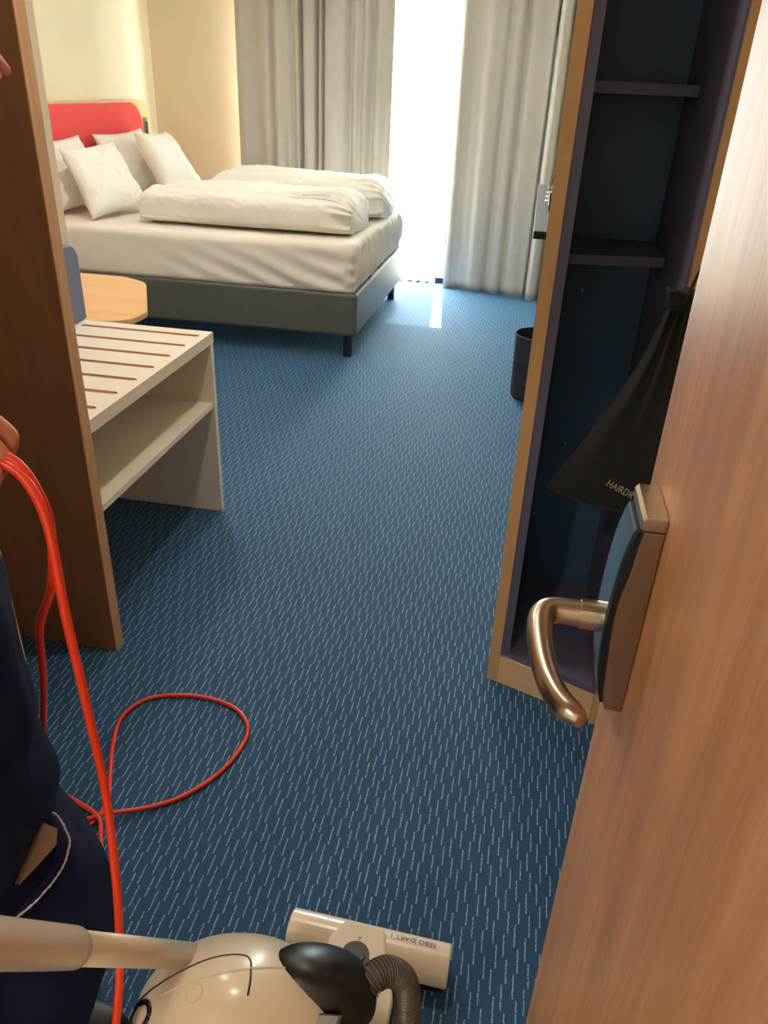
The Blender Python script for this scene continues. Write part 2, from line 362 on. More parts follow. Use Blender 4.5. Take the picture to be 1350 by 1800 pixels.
# local: x 0..0.484 (front), y 0..0.788, z 0..0.665
def bench_top():
    bm = bmesh.new(); W, Ln = 0.484, 0.809; z0, z1 = 0.630, 0.665
    n = 7; ys = [0.085 + i * 0.1108 for i in range(n)]
    hw = 0.0105; x0, x1 = 0.05, 0.452
    # slats between grooves; grooves are 12 mm deep channels
    def q(a, b, c, d): bm.faces.new([bm.verts.new(p) for p in (a, b, c, d)])
    edges = [0.0]
    for y in ys: edges += [y - hw, y + hw]
    edges.append(Ln)
    for i in range(0, len(edges), 2):
        a, b = edges[i], edges[i + 1]; q((x0, a, z1), (x1, a, z1), (x1, b, z1), (x0, b, z1))
    q((0, 0, z1), (x0, 0, z1), (x0, Ln, z1), (0, Ln, z1)); q((x1 + hw, 0, z1), (W, 0, z1), (W, Ln, z1), (x1 + hw, Ln, z1))
    # band x1..x1+hw with pointed groove ends
    prev = 0.0
    for y in ys:
        q((x1, prev, z1), (x1 + hw, prev, z1), (x1 + hw, y - 0.0, z1), (x1, y - hw, z1)); 
        prev = y
        q((x1, y + hw, z1), (x1 + hw, y, z1), (x1 + hw, y + 0.016, z1), (x1, y + 0.016, z1)); prev = y + 0.016
    q((x1, prev, z1), (x1 + hw, prev, z1), (x1 + hw, Ln, z1), (x1, Ln, z1))
    q((0, 0, z0), (0, Ln, z0), (W, Ln, z0), (W, 0, z0))
    q((W, 0, z0), (W, Ln, z0), (W, Ln, z1), (W, 0, z1)); q((0, 0, z0), (0, 0, z1), (0, Ln, z1), (0, Ln, z0))
    q((0, 0, z0), (W, 0, z0), (W, 0, z1), (0, 0, z1)); q((0, Ln, z0), (0, Ln, z1), (W, Ln, z1), (W, Ln, z0))
    g = bmesh.new(); d = z1 - 0.005
    for y in ys:
        pts = [(x0, y - hw), (x1, y - hw), (x1 + hw, y), (x1, y + hw), (x0, y + hw)]
        lo = [g.verts.new((a, b, d)) for a, b in pts]; hi = [g.verts.new((a, b, z1)) for a, b in pts]
        g.faces.new(lo)
        for i in range(5): g.faces.new((lo[i], lo[(i + 1) % 5], hi[(i + 1) % 5], hi[i]))
    return bm, g
a, g = bench_top()
obj('bench_top', a, M['bench'], t)
go = obj('slot_lining', g, M['groove'], t)
obj('side_panel', bx(0.0, 0.482, 0.786, 0.808, 0, 0.629, bev=0.001), M['bench'], t)
obj('shelf', bx(0.012, 0.476, 0.002, 0.7855, 0.405, 0.424, bev=0.001), M['bench'], t)
obj('back_panel', bx(0.001, 0.011, 0.002, 0.7855, 0.405, 0.629), M['bench'], t)

t = thing('wall_pad', 'blue grey upholstered pad with a rounded corner on the white wall above the bench', 'wall panel', (-1.47, 2.0, 0.667))
pts = round_poly([(-0.4, 0.0), (0.404, 0.0), (0.404, 0.245), (-0.4, 0.245)], [0, 0, 0.05, 0.05])
obj('cushion', prism(pts, 0.008, 0.028, 'yz', bev=0.006, seg=3), M['bluepad'], t, smooth=False)
obj('backing_board', prism(pts, 0.001, 0.008, 'yz'), M['desk'], t)

# ================================================================== ROUND-CORNERED SIDE TABLE
t = thing('side_table', 'light oak side table with rounded corners, between luggage bench and bed', 'table', (-1.85, 3.05, 0))
pts = [(-0.42, -0.33), (0.27, -0.36), (0.385, -0.31), (0.39, -0.17), (0.16, 0.30), (0.02, 0.37), (-0.42, 0.37)]
obj('tabletop', prism(round_poly(pts, [0.05, 0.12, 0.10, 0.10, 0.16, 0.12, 0.05]), 0.548, 0.572, 'xy', bev=0.004), M['table'], t)
bm = bmesh.new(); lathe(bm, [(0.022, 0.02), (0.022, 0.54)], 20, (-0.08, 0.02, 0)); obj('pedestal', bm, M['blackmetal'], t, smooth=False)
bm = bmesh.new(); lathe(bm, [(0.18, 0.0), (0.18, 0.012), (0.16, 0.018), (0.024, 0.02)], 36, (-0.08, 0.02, 0)); obj('foot_plate', bm, M['blackmetal'], t)
bm = bmesh.new(); lathe(bm, [(0.08, 0.541), (0.08, 0.547)], 24, (-0.08, 0.02, 0)); obj('mounting_plate', bm, M['blackmetal'], t)

# ================================================================== BED
t = thing('bed', 'double box-spring bed with grey leather base, white sheet and red headboard', 'bed', (-1.95, 5.07, 0))
BX, BY = -1.95, 5.07
def bchild(name, bm, m, parent=None, smooth=False):
    o = obj(name, bm, m, parent or t, smooth)
    if parent is None: o.matrix_parent_inverse = Matrix.Translation((-BX, -BY, 0))
    return o
bm = bmesh.new(); box(bm, -2.93, -0.90, 4.27, 5.87, 0.13, 0.372, bev=0.018, seg=3)
base = bchild('bed_base', bm, M['box'], smooth=False)
for (x, y) in ((-0.96, 4.33), (-0.96, 5.79), (-2.85, 4.33), (-2.85, 5.79)):
    bm = bmesh.new(); tube(bm, [(x, y, 0), (x, y, 0.129)], 0.026, 16); bchild('bed_leg', bm, M['darkmetal'], smooth=False)
# mattress under a fitted sheet, gathered at the foot end
def mattress():
    bm = bmesh.new()
    x0, x1, y0, y1, z0, z1 = -2.92, -0.915, 4.275, 5.865, 0.373, 0.640
    NX, NZ = 150, 12; r = 0.045
    # perimeter path (rounded rect), rings from bottom to top, then inset cap
    def ring(inset, z, wr):
        pts = []; ax0, ax1, ay0, ay1 = x0 + inset, x1 - inset, y0 + inset, y1 - inset
        cr = max(0.012, 0.05 - inset)
        per = []
        per += [(ax0 + cr + (ax1 - ax0 - 2 * cr) * i / 90, ay0, 'n') for i in range(90)]
        per += [(ax1 - cr + cr * math.sin(a), ay0 + cr - cr * math.cos(a), 'c') for a in [PI / 2 * i / 8 for i in range(8)]]
        per += [(ax1, ay0 + cr + (ay1 - ay0 - 2 * cr) * i / 150, 'f') for i in range(150)]
        per += [(ax1 - cr + cr * math.cos(a), ay1 - cr + cr * math.sin(a), 'c') for a in [PI / 2 * i / 8 for i in range(8)]]
        per += [(ax1 - cr - (ax1 - ax0 - 2 * cr) * i / 40, ay1, 'b') for i in range(40)]
        per += [(ax0 + cr - cr * math.sin(a), ay1 - cr + cr * math.cos(a), 'c') for a in [PI / 2 * i / 4 for i in range(4)]]
        per += [(ax0, ay1 - cr - (ay1 - ay0 - 2 * cr) * i / 20, 'h') for i in range(20)]
        per += [(ax0 + cr - cr * math.cos(a), ay0 + cr - cr * math.sin(a), 'c') for a in [PI / 2 * i / 4 for i in range(4)]]
        for (x, y, s) in per:
            d = 0.0; zz = z; h = (z - z0) / (z1 - z0)
            if wr:
                if s == 'f':      # vertical pleats fanning out from the top, tighter below
                    dn = max(0.0, 1 - abs(h - 0.45) * 1.4)
                    ph = y * 46 + 5 * nz(y, z, 0, 4.0)
                    d = wr * dn * (0.016 * math.sin(ph) + 0.012 * math.sin(ph * 2.3 + 1) + 0.018 * nz(0, y, z * 0.3, 18, 2))
                    if h < 0.25: d -= 0.008
                elif s in 'n':   # diagonal drag folds towards the foot corner
                    k = max(0.0, 1 - (x1 - x) / 1.3)
                    ph = (x * 0.35 + z * 1.0) * 60 + 3 * nz(x, z, 1, 2.5)
                    d = wr * (k * 0.013 * math.sin(ph) * max(0, 1 - h * 0.9) + 0.005 * nz(x, 0, z * 2.5, 3, 5))
                    d -= 0.006 * (1 - h)
                elif s == 'c': d = wr * 0.006 * math.sin(z * 90)
                else: d = 0.003 * math.sin(x * 40)
            nx = 1 if s == 'f' else (-1 if s == 'h' else (0.7 if s == 'c' and x > (x0 + x1) / 2 else (-.7 if s == 'c' else 0)))
            ny = -1 if s == 'n' else (1 if s == 'b' else (-.7 if s == 'c' and y < (y0 + y1) / 2 else (.7 if s == 'c' else 0)))
            if z <= z0 + 1e-6 and s in 'nc': zz = z + 0.004 * math.sin(x * 9)
            pts.append((x + nx * d, y + ny * d, zz))
        return pts
    rings = [ring(0.05, z0 + 0.001, 0), ring(0.004, z0 + 0.0015, 0.5)]
    for i in range(1, NZ): rings.append(ring(0.0, z0 + (z1 - z0 - r) * i / NZ, 1.0))
    for i in range(7):
        a = PI / 2 * i / 6; rings.append(ring(r * (1 - math.cos(a)), z1 - r + r * math.sin(a), 0.6 * (1 - i / 6) + .15))
    for ins in (0.09, 0.16, 0.26, 0.4, 0.6): rings.append([(x, y, z1 + 0.004 * nz(x, y, 0, 6, 3) + (0.003 * math.sin(y * 46) if x > -1.1 else 0)) for x, y, z in ring(ins, z1, 0)])
    loft(bm, rings)
    return bm
bchild('fitted_sheet', mattress(), M['sheet'], smooth=True)
# headboard
def rr(y0, y1, z0, z1, r): return round_poly([(y0, z0), (y1, z0), (y1, z1), (y0, z1)], [0, 0, r, r], 10)
hb = bchild('headboard', prism(rr(3.88, 6.21, 0.12, 1.235, 0.14), -2.995, -2.955, 'yz', bev=0.003), M['cabwood'])
bchild('headboard_pad', prism(rr(4.05, 6.04, 0.14, 1.222, 0.17), -2.954, -2.932, 'yz', bev=0.012, seg=3), M['red'], hb)
sk = bchild('socket_plate', bx(-2.9545, -2.945, 6.085, 6.135, 0.97, 1.12, bev=0.002), M['socket'], hb)
bchild('switch', bx(-2.9448, -2.940, 6.093, 6.127, 1.0, 1.09, bev=0.002), M['black'], hb)

# pillows
def pillow(name, C, th, label, seed, parent=None, group='white pillows at the head of the bed'):
    BL, BR, TR, TL = [Vector(c) for c in C]
    n = 34; bm = bmesh.new()
    cen = (BL + BR + TR + TL) / 4; nrm = (BR - BL).cross(TL - BL).normalized()
    V = {}
    for side in (1, -1):
        for i in range(n + 1):
            for j in range(n + 1):
                edge = i in (0, n) or j in (0, n)
                if side == -1 and edge: V[(side, i, j)] = V[(1, i, j)]; continue
                u, v = i / n, j / n; a, b = 2 * u - 1, 2 * v - 1
                p = BL * (1 - u) * (1 - v) + BR * u * (1 - v) + TR * u * v + TL * (1 - u) * v
                p = cen + (p - cen)
                pull = 0.075
                ctr_u = (BR - BL + TR - TL) / 2; ctr_v = (TL - BL + TR - BR) / 2
                p -= ctr_u * (a * pull * (1 - b * b) * 0.6) + ctr_v * (b * pull * (1 - a * a) * 0.6)
                f = max(0.0, (1 - a ** 4) * (1 - b ** 4)) ** 0.55 * (0.75 + 0.25 * (1 - a * a) * (1 - b * b))
                wr = 0.013 * nz(u, v, side, 4, seed) + 0.014 * abs(nz(u * 2.0, v * 0.8, side, 7, seed + 2))
                rad = math.hypot(a, b)
                ang = math.atan2(b, a); wr += 0.0045 * math.sin(ang * 22 + seed) * max(0, (rad - 0.55)) * (1.6)
                h = side * (th / 2 * f) + side * wr * (f ** 0.4 if f > 0 else 0)
                if edge: h = 0.006 * nz(u, v, 0, 6, seed)
                V[(side, i, j)] = bm.verts.new(p + nrm * h)
    for side in (1, -1):
        for i in range(n):
            for j in range(n):
                q = [V[(side, i, j)], V[(side, i + 1, j)], V[(side, i + 1, j + 1)], V[(side, i, j + 1)]]
                bm.faces.new(q if side == 1 else q[::-1])
    o = obj(name, bm, M['pillow'], None, True)
    tag(o, label, 'pillow', group)
    return o
pillow('pillow', [(-2.74, 4.36, 0.66), (-2.70, 5.02, 0.66), (-2.88, 5.00, 1.05), (-2.90, 4.36, 1.04)], 0.13, 'white pillow leaning on the red headboard behind the front left pillow', 1)
pillow('pillow', [(-2.70, 5.14, 0.66), (-2.66, 5.80, 0.66), (-2.86, 5.84, 1.06), (-2.88, 5.17, 1.05)], 0.13, 'flat white pillow against the red headboard, in the middle between the two front pillows', 2)
pillow('pillow', [(-2.49, 4.36, 0.655), (-2.38, 4.90, 0.655), (-2.68, 5.05, 1.03), (-2.68, 4.42, 1.01)], 0.15, 'crumpled white pillow at the front left, propped nearest the bench side of the bed', 3)
pillow('pillow', [(-2.36, 5.16, 0.66), (-2.36, 5.76, 0.66), (-2.66, 5.80, 1.05), (-2.66, 5.32, 1.06)], 0.17, 'plump white pillow at the front right, propped behind the rear duvet', 4)

# duvets
def duvet(name, x0, x1, y0, y1, z0, h, label, seed, lean=0.0, n=220, m=110, gather=0.06):
    bm = bmesh.new(); rings = []
    for i in range(n + 1):
        u = i / n; e = min(1.0, u / 0.07, (1 - u) / 0.10); e = math.sin(max(0.02, e) * PI / 2) ** 0.75
        x = x0 + (x1 - x0) * u; ring = []
        for k in range(m):
            a = 2 * PI * k / m; c, s = math.cos(a), math.sin(a)
            ex = 0.62
            yy = (abs(c) ** ex) * (1 if c > 0 else -1); zz = (abs(s) ** 0.75) * (1 if s > 0 else -1)
            hy = (y1 - y0) / 2; cy = (y0 + y1) / 2 + lean * (u - 0.5)
            hh = h / 2
            if s < 0: zz = -(abs(s) ** 0.35) * 0.98
            y = cy + hy * yy * (0.86 + 0.14 * e); z = z0 + hh + hh * zz * (0.35 + 0.65 * e if s > 0 else 1.0)
            up = max(0.0, s)
            d = 0.026 * nz(x, y, z, 2.2, seed) + 0.016 * nz(x * 0.6, y * 2.2, z, 5, seed + 4)
            d += 0.012 * abs(nz(x * 0.45, y * 3, z, 9, seed + 9)) * (0.3 + up) + 0.022 * up * (0.5 - abs(nz(x * 0.5 + 0.4 * y, y * 2.4, 0, 6, seed + 5))) * (0.4 + 0.6 * u) - 0.008
            d += 0.004 * nz(x * 2, y * 3, z * 3, 14, seed)
            g = max(0.0, (u - 0.86) / 0.14); d += g * 0.012 * math.sin(a * 15 + 3 * nz(x, y, z, 6))
            g2 = max(0.0, (0.05 - u) / 0.05); d += g2 * 0.004 * math.sin(a * 9)
            nx_y, nx_z = c, s
            if s < -0.3: d *= 0.2
            y += nx_y * d; z += nx_z * d
            xx = x + (0.03 * nz(0, y, z, 4, seed)) * (1 if u > 0.5 else -1) * abs(u - 0.5) * 2
            if z < z0: z = z0
            ring.append((xx, y, z))
        rings.append(ring)
    loft(bm, rings)
    o = obj(name, bm, M['duvet'], None, True); tag(o, label, 'duvet', 'folded duvets on the bed')
    return o
D1 = duvet('duvet', -2.24, -0.985, 4.40, 4.985, 0.645, 0.215, 'rolled white duvet along the near side of the bed, a paper card on top', 11)
D2 = duvet('duvet', -2.10, -0.93, 5.075, 5.76, 0.645, 0.235, 'folded white duvet on the far side of the bed, next to the curtain', 17)

def drop(o, x, y, z=3.0):
    dg = bpy.context.evaluated_depsgraph_get(); bv = BVHTree.FromObject(o, dg)
    h = bv.ray_cast(Vector((x, y, z)), Vector((0, 0, -1)))
    return h[0].z if h[0] else 0.0
# paper card on the near duvet
bm = bmesh.new(); nx_, ny_ = 14, 6; G = {}
for i in range(nx_ + 1):
    for j in range(ny_ + 1):
        x, y = -1.345 + 0.30 * i / nx_, 4.455 + 0.085 * j / ny_ + 0.01 * i / nx_
        G[i, j] = bm.verts.new((x, y, drop(D1, x, y) + 0.004))
for i in range(nx_):
    for j in range(ny_): bm.faces.new((G[i, j], G[i + 1, j], G[i + 1, j + 1], G[i, j + 1]))
card = thing('paper_card', 'small white printed card lying on the near duvet', 'card', (-1.18, 4.6, 0.86))
o = obj('card_sheet', bm, M['paper'], card); o.matrix_parent_inverse = Matrix.Translation((1.18, -4.6, -0.86))
so = o.modifiers.new('s', 'SOLIDIFY'); so.thickness = 0.001
bm = bmesh.new(); random.seed(3)
for ln, (yy, hh) in enumerate(((4.50, 0.012), (4.478, 0.006))):
    x = -1.27
    while x < -1.12:
        w_ = random.uniform(0.006, 0.016); z = max(drop(D1, x, yy), drop(D1, x + w_, yy)) + 0.0062
        box(bm, x, x + w_, yy, yy + hh, z, z + 0.0006); x += w_ + 0.006
o = obj('printed_line', bm, M['print_'], card); o.matrix_parent_inverse = Matrix.Translation((1.18, -4.6, -0.86))

# ================================================================== CURTAINS
def curtain(name, path, folds, z0, z1, label, group, m, base_amp=0.02, seed=1, th=0.003, n=260, hem=True, cat='curtain'):
    """path: list of (x,y) ; folds: (s in 0..1, width, depth) pushed away from the room (+y)"""
    P = catmull([Vector((a, b, 0)) for a, b in path], 30); Ls = [0]
    for i in range(1, len(P)): Ls.append(Ls[-1] + (P[i] - P[i - 1]).length)
    T = Ls[-1]
    def at(s):
        d = s * T
        for i in range(1, len(P)):
            if Ls[i] >= d or i == len(P) - 1:
                k = (d - Ls[i - 1]) / max(1e-9, Ls[i] - Ls[i - 1]); return P[i - 1].lerp(P[i], k)
    bm = bmesh.new(); rows = []; NZ = 40
    for j in range(NZ + 1):
        v = j / NZ; z = z0 + (z1 - z0) * v; row = []
        for i in range(n + 1):
            s = i / n; p = at(s); d = 0.0; sx = 0.0
            for (c, wd_, dp) in folds:
                cc = c + 0.008 * math.sin(v * 2.2 + c * 20) * (1 - v)
                d += dp * math.exp(-((s - cc) / wd_) ** 2)
            d += base_amp * nz(s * T * 7, v * 0.5, seed, 1.0, seed) * 1.2
            if hem: d += 0.010 * nz(s * T * 16, 0, 0, 1.0, seed + 3) * math.exp(-v * 9)
            row.append(bm.verts.new((p.x + sx, p.y + d, z)))
        rows.append(row)
    for j in range(NZ):
        for i in range(n): bm.faces.new((rows[j][i], rows[j][i + 1], rows[j + 1][i + 1], rows[j + 1][i]))
    o = obj(name, bm, m, None, True)
    if th: s_ = o.modifiers.new('s', 'SOLIDIFY'); s_.thickness = th; s_.offset = 0
    tag(o, label, cat, group); return o
# left: x -2.26 .. -1.11
LF = [(0.03, 0.03, -0.02), (0.13, 0.04, 0.035), (0.235, 0.018, 0.06), (0.30, 0.03, 0.02), (0.36, 0.02, 0.045), (0.425, 0.011, 0.13), (0.47, 0.03, -0.03), (0.525, 0.009, 0.14), (0.565, 0.008, 0.13), (0.63, 0.05, -0.01), (0.73, 0.022, 0.06), (0.80, 0.02, 0.04), (0.87, 0.022, 0.055), (0.95, 0.03, 0.02)]
curtain('curtain', [(-2.27, 6.29), (-1.9, 6.27), (-1.5, 6.27), (-1.10, 6.29)], LF, 0.0006, 2.56, 'light grey floor-length curtain left of the bright window gap, behind the bed', 'light grey curtains', M['curtain'], seed=2)
RF = [(0.02, 0.02, -0.015), (0.10, 0.04, 0.03), (0.18, 0.05, -0.01), (0.27, 0.02, 0.04), (0.36, 0.02, 0.055), (0.43, 0.05, -0.01), (0.535, 0.010, 0.13), (0.575, 0.03, -0.03), (0.625, 0.012, 0.14), (0.66, 0.02, -0.01), (0.71, 0.012, 0.10), (0.80, 0.03, 0.07), (0.9, 0.02, 0.08)]
curtain('curtain', [(-0.625, 6.31), (-0.3, 6.24), (-0.02, 6.18), (0.12, 6.09), (0.6, 6.06)], RF, 0.0006, 2.56, 'light grey floor-length curtain right of the window gap, ending behind the desk', 'light grey curtains', M['curtain'], seed=5)
SF = [(0.1 + i * 0.115, 0.03, 0.03) for i in range(8)]
curtain('sheer_curtain', [(-1.35, 6.395), (-1.0, 6.39), (-0.705, 6.40)], SF, 0.012, 2.56, 'white sheer curtain glowing in the window gap', None, M['sheer'], seed=8, th=0, n=120, hem=False, base_amp=0.01)
t = thing('curtain_rail', 'white ceiling rail carrying the curtains', 'rail', (-0.8, 6.33, 2.57))
obj('rail', bx(-1.5, 1.38, -0.02, 0.02, 0.0, 0.028), M['whitepl'], t)

# ================================================================== OPEN CABINET (right)
t = thing('open_cabinet', 'tall open navy cabinet with shelves, oak side and oak plinth, beside the door', 'cabinet', (0.035, 1.54, 0))
def cc(name, bm, m, parent=None, smooth=False):
    o = obj(name, bm, m, parent or t, smooth)
    if parent is None: o.matrix_parent_inverse = Matrix.Translation((-0.035, -1.54, 0))
    return o
YB = 2.06
cc('side_panel', prism([(0.035, 1.66), (0.063, 1.652), (0.063, YB), (0.050, YB)], 0.0, 2.45), M['cabwood'])
cc('inner_frame', prism([(0.0632, 1.655), (0.085, 1.649), (0.085, YB), (0.0632, YB)], 0.093, 2.42), M['navyedge'])
cc('side_panel', prism([(0.304, 1.548), (0.333, 1.539), (0.333, YB), (0.310, YB)], 0.0, 2.45), M['cabwood'])
cc('inner_frame', prism([(0.298, 1.551), (0.3038, 1.549), (0.3098, YB), (0.304, YB)], 0.093, 2.42), M['navyedge'])
cc('back_panel', bx(0.0855, 0.3035, YB - 0.02, YB, 0.093, 2.42), M['navy'])
cc('bottom_board', prism([(0.0855, 1.650), (0.2975, 1.560), (0.3030, YB - 0.021), (0.0855, YB - 0.021)], 0.086, 0.104), M['navyedge'])
cc('top_board', prism([(0.0635, 1.66), (0.3035, 1.56), (0.3035, YB), (0.0635, YB)], 2.421, 2.45), M['cabwood'])
for z in (1.075, 1.405, 1.78):
    cc('shelf', prism([(0.0855, 1.79), (0.2990, 1.83), (0.3030, YB - 0.021), (0.0855, YB - 0.021)], z, z + 0.021), M['navyedge'])
cc('plinth', prism([(0.0635, 1.652), (0.3035, 1.562), (0.3035, 1.59), (0.0635, 1.68)], 0.0, 0.085), M['plinth'])
cc('plinth', prism([(0.048, 1.6595), (0.0632, 1.655), (0.0632, 1.66), (0.048, 1.6605)], 0.0, 0.085), M['plinth'])
dr = cc('closet_door', prism([(0.334, 1.538), (0.629, 1.47), (0.629, 1.49), (0.334, 1.558)], 0.02, 2.45), M['cabwood'])
bm = bmesh.new(); tube(bm, [(0.372, 1.529, 1.36), (0.370, 1.50, 1.36)], 0.006, 12); tube(bm, [(0.370, 1.50, 1.36), (0.369, 1.492, 1.36)], 0.013, 16); cc('knob', bm, M['steel'], dr)
bm = bmesh.new(); box(bm, 0.282, 0.2918, 1.70, 1.72, 0.15, 0.27, bev=0.002); box(bm, 0.272, 0.2815, 1.703, 1.715, 0.20, 0.225, bev=0.002); cc('hinge_bracket', bm, M['steelbrown'])
for p in ((0.150, YB - 0.0208, 0.97), (0.115, YB - 0.0208, 0.32), (0.17, YB - 0.0208, 0.55)):
    bm = bmesh.new(); tube(bm, [(p[0], p[1] - 0.001, p[2]), (p[0], p[1] + 0.0005, p[2])], 0.0022, 8); cc('screw_cap', bm, M['whitepl'])

# ================================================================== HAIRDRYER BAG
t = thing('drawstring_bag', 'black drawstring bag lettered HAIRDRYER hanging in front of the navy cabinet', 'bag', (0.288, 1.45, 1.09))
top = Vector((0.288, 1.45, 1.075)); bl = Vector((0.093, 1.45, 0.693)); br = Vector((0.47, 1.39, 0.660))
bm = bmesh.new(); rings = []; n = 72
def bagpt(v, k, off=0.0):
    e = v ** 1.15
    wl = 0.028 + (e) * 0.0
    L = (top + Vector((-0.032, 0.004, 0))).lerp(bl, e); R = (top + Vector((0.032, -0.004, 0))).lerp(br, e)
    L += Vector((0.022 * math.sin(v * PI), 0, 0)) * 0.9; R -= Vector((0.022 * math.sin(v * PI), 0, 0))
    a = 2 * PI * k / n; c, s = math.cos(a), math.sin(a)
    mid = (L + R) / 2; hw = (R - L) / 2
    thick = 0.022 * (1 - v) ** 0.3 * (0.5 + 1.2 * v) if v < 0.98 else 0.003
    p = mid + hw * c + Vector((0, 1, 0)) * (thick * s + off * (-1 if s < 0 else 1))
    pl = (0.007 * (1 - v) ** 1.2 + 0.0015) * math.sin(c * 16 + 1.3) + 0.006 * nz(c * 2, v * 1.2, 0, 1.5, 3)
    p += Vector((0, -1, 0)) * pl * (1 if s <= 0 else 0.4)
    p.z -= 0.012 * math.sin((c + 1) / 2 * PI) * v
    return p
for j in range(41):
    rings.append([bagpt(j / 40, k) for k in range(n)])
loft(bm, rings)
def gchild(name, bm, m, smooth=False):
    o = obj(name, bm, m, t, smooth); o.matrix_parent_inverse = Matrix.Translation((-0.288, -1.45, -1.09)); return o
bagb = gchild('bag_body', bm, M['bag'], True)
bm = bmesh.new(); rings = []
for j in range(9):
    v = j / 8; r = 0.030 + 0.007 * v
    rings.append([(top.x + r * math.cos(2 * PI * k / 60) * (1 + 0.04 * math.sin(k * 7 * 2 * PI / 60)), top.y + 0.45 * r * math.sin(2 * PI * k / 60) * (1 + 0.10 * math.sin(k * 9 * 2 * PI / 60)), top.z - 0.004 + 0.035 * v + 0.004 * math.sin(k * 5 * 2 * PI / 60) * v) for k in range(60)])
loft(bm, rings); gchild('gathered_top', bm, M['bag'], True)
for dx, k in ((-0.008, 0), (0.010, 1)):
    bm = bmesh.new(); tube(bm, catmull([(top.x + dx, top.y - 0.019, top.z + 0.01), (top.x + 0.02 + dx, top.y - 0.022, top.z + 0.09), (top.x + 0.055 + dx * 0.6, top.y - 0.010, top.z + 0.19), (0.371 + dx * 0.2, 1.479, 1.352), (0.371 + dx * .4, 1.481, 1.374)], 8), 0.0026, 8)
    gchild('drawstring', bm, M['black'], True)
# lettering, each letter laid on the cloth front
dg = bpy.context.evaluated_depsgraph_get(); bv = BVHTree.FromObject(bagb, dg)
me = text_mesh('HAIRDRYER', 0.0235, 0.0003); lo = bpy.data.objects.new('lettering', me); COL.objects.link(lo)
me.materials.append(M['bagtext'])
th_ = math.radians(-21); lc = Vector((0.250, 0, 0.721))
for v in me.vertices:
    x, y = v.co.x * 0.66, v.co.y * 0.92
    X = lc.x + x * math.cos(th_) - y * math.sin(th_); Z = lc.z + x * math.sin(th_) + y * math.cos(th_)
    if x > 0.02: Z += (x - 0.02) * 0.25
    h = bv.ray_cast(Vector((X, 1.3, Z)), Vector((0, 1, 0)))
    yy = h[0].y if h[0] else 1.43
    v.co = Vector((X, yy - 0.0012 + (0.0006 if v.co.z > 0 else 0), Z))
lo.parent = t; lo.matrix_parent_inverse = Matrix.Translation((-0.288, -1.45, -1.09))

# ================================================================== ROOM DOOR (open, right)
DX = 0.127
t = bpy.data.objects.new('door_1', None); COL.objects.link(t); t['kind'] = 'structure'; t.location = (DX, -0.29, 0)
def dc(name, bm, m, parent=None, smooth=False):
    o = obj(name, bm, m, parent or t, smooth)
    if parent is None: o.matrix_parent_inverse = Matrix.Translation((-DX, 0.29, 0))
    return o
dc('door_leaf', bx(DX, DX + 0.045, -0.285, 0.6165, 0.012, 2.09), M['door'])
dc('door_edge', bx(DX + 0.0005, DX + 0.0445, 0.6166, 0.6185, 0.012, 2.09), M['dooredge'])
for z in (0.25, 1.05, 1.85):
    bm = bmesh.new(); tube(bm, [(DX + 0.02, -0.295, z), (DX + 0.02, -0.295, z + 0.09)], 0.008, 12); dc('hinge', bm, M['steel'])
# electronic lock plate: local profile in (x = depth from the door, z)
Y0, Y1 = 0.5225, 0.580
lk = thing('electronic_lock', 'satin metal card-reader lock with lever handle on the open door', 'lock', (DX, 0.555, 1.0))
def lc_(name, bm, m, parent=None, smooth=False):
    o = obj(name, bm, m, parent or lk, smooth)
    if parent is None: o.matrix_parent_inverse = Matrix.Translation((-DX, -0.555, -1.0))
    return o
zb, zt = 0.944, 1.131
prof = [(DX - 0.0005, zb), (DX - 0.0145, zb + 0.0005)] + [(DX - a, z) for z, a in ((0.952, 0.0172), (0.965, 0.0190), (0.991, 0.0208), (1.013, 0.0225), (1.030, 0.0232), (1.046, 0.0231), (1.060, 0.0221), (1.076, 0.0196), (1.088, 0.0184), (1.101, 0.0177), (1.112, 0.0166), (1.1185, 0.0158))] + [(DX - 0.0005, 1.1185)]
bm = prism(prof, Y0, Y1, 'xz', bev=0.0012, seg=3); lc_('lock_case', bm, M['steelbrown'])
bm = prism([(DX - 0.0005, 1.1195), (DX - 0.0165, 1.1195), (DX - 0.0192, 1.1215), (DX - 0.0185, zt - 0.003), (DX - 0.0160, zt), (DX - 0.0005, zt)], Y0 - 0.0006, Y1 + 0.0006, 'xz', bev=0.0012, seg=3); lc_('lock_cap', bm, M['steel'])
gp = ((0.950, 0.0195), (0.962, 0.0225), (0.975, 0.0248), (0.990, 0.0265), (1.010, 0.0276), (1.030, 0.0280), (1.052, 0.0276), (1.073, 0.0266), (1.090, 0.0250), (1.1025, 0.0232), (1.1115, 0.0214), (1.117, 0.0190))
gp = [(p.x, p.y) for p in catmull([Vector((a, b, 0)) for a, b in gp], 4)]
bm = prism([(DX - x, z) for z, x in gp] + [(DX - 0.012, z) for z, x in gp[::-1]], Y0 + 0.002, Y1 - 0.002, 'xz', bev=0.0008); rd = lc_('reader_frame', bm, M['black'])
bm = prism([(DX - x - 0.0010, z) for z, x in gp[1:-1]] + [(DX - x - 0.0001, z) for z, x in gp[1:-1][::-1]], Y0 + 0.008, Y1 - 0.002, 'xz'); lc_('reader_glass', bm, M['gloss'])
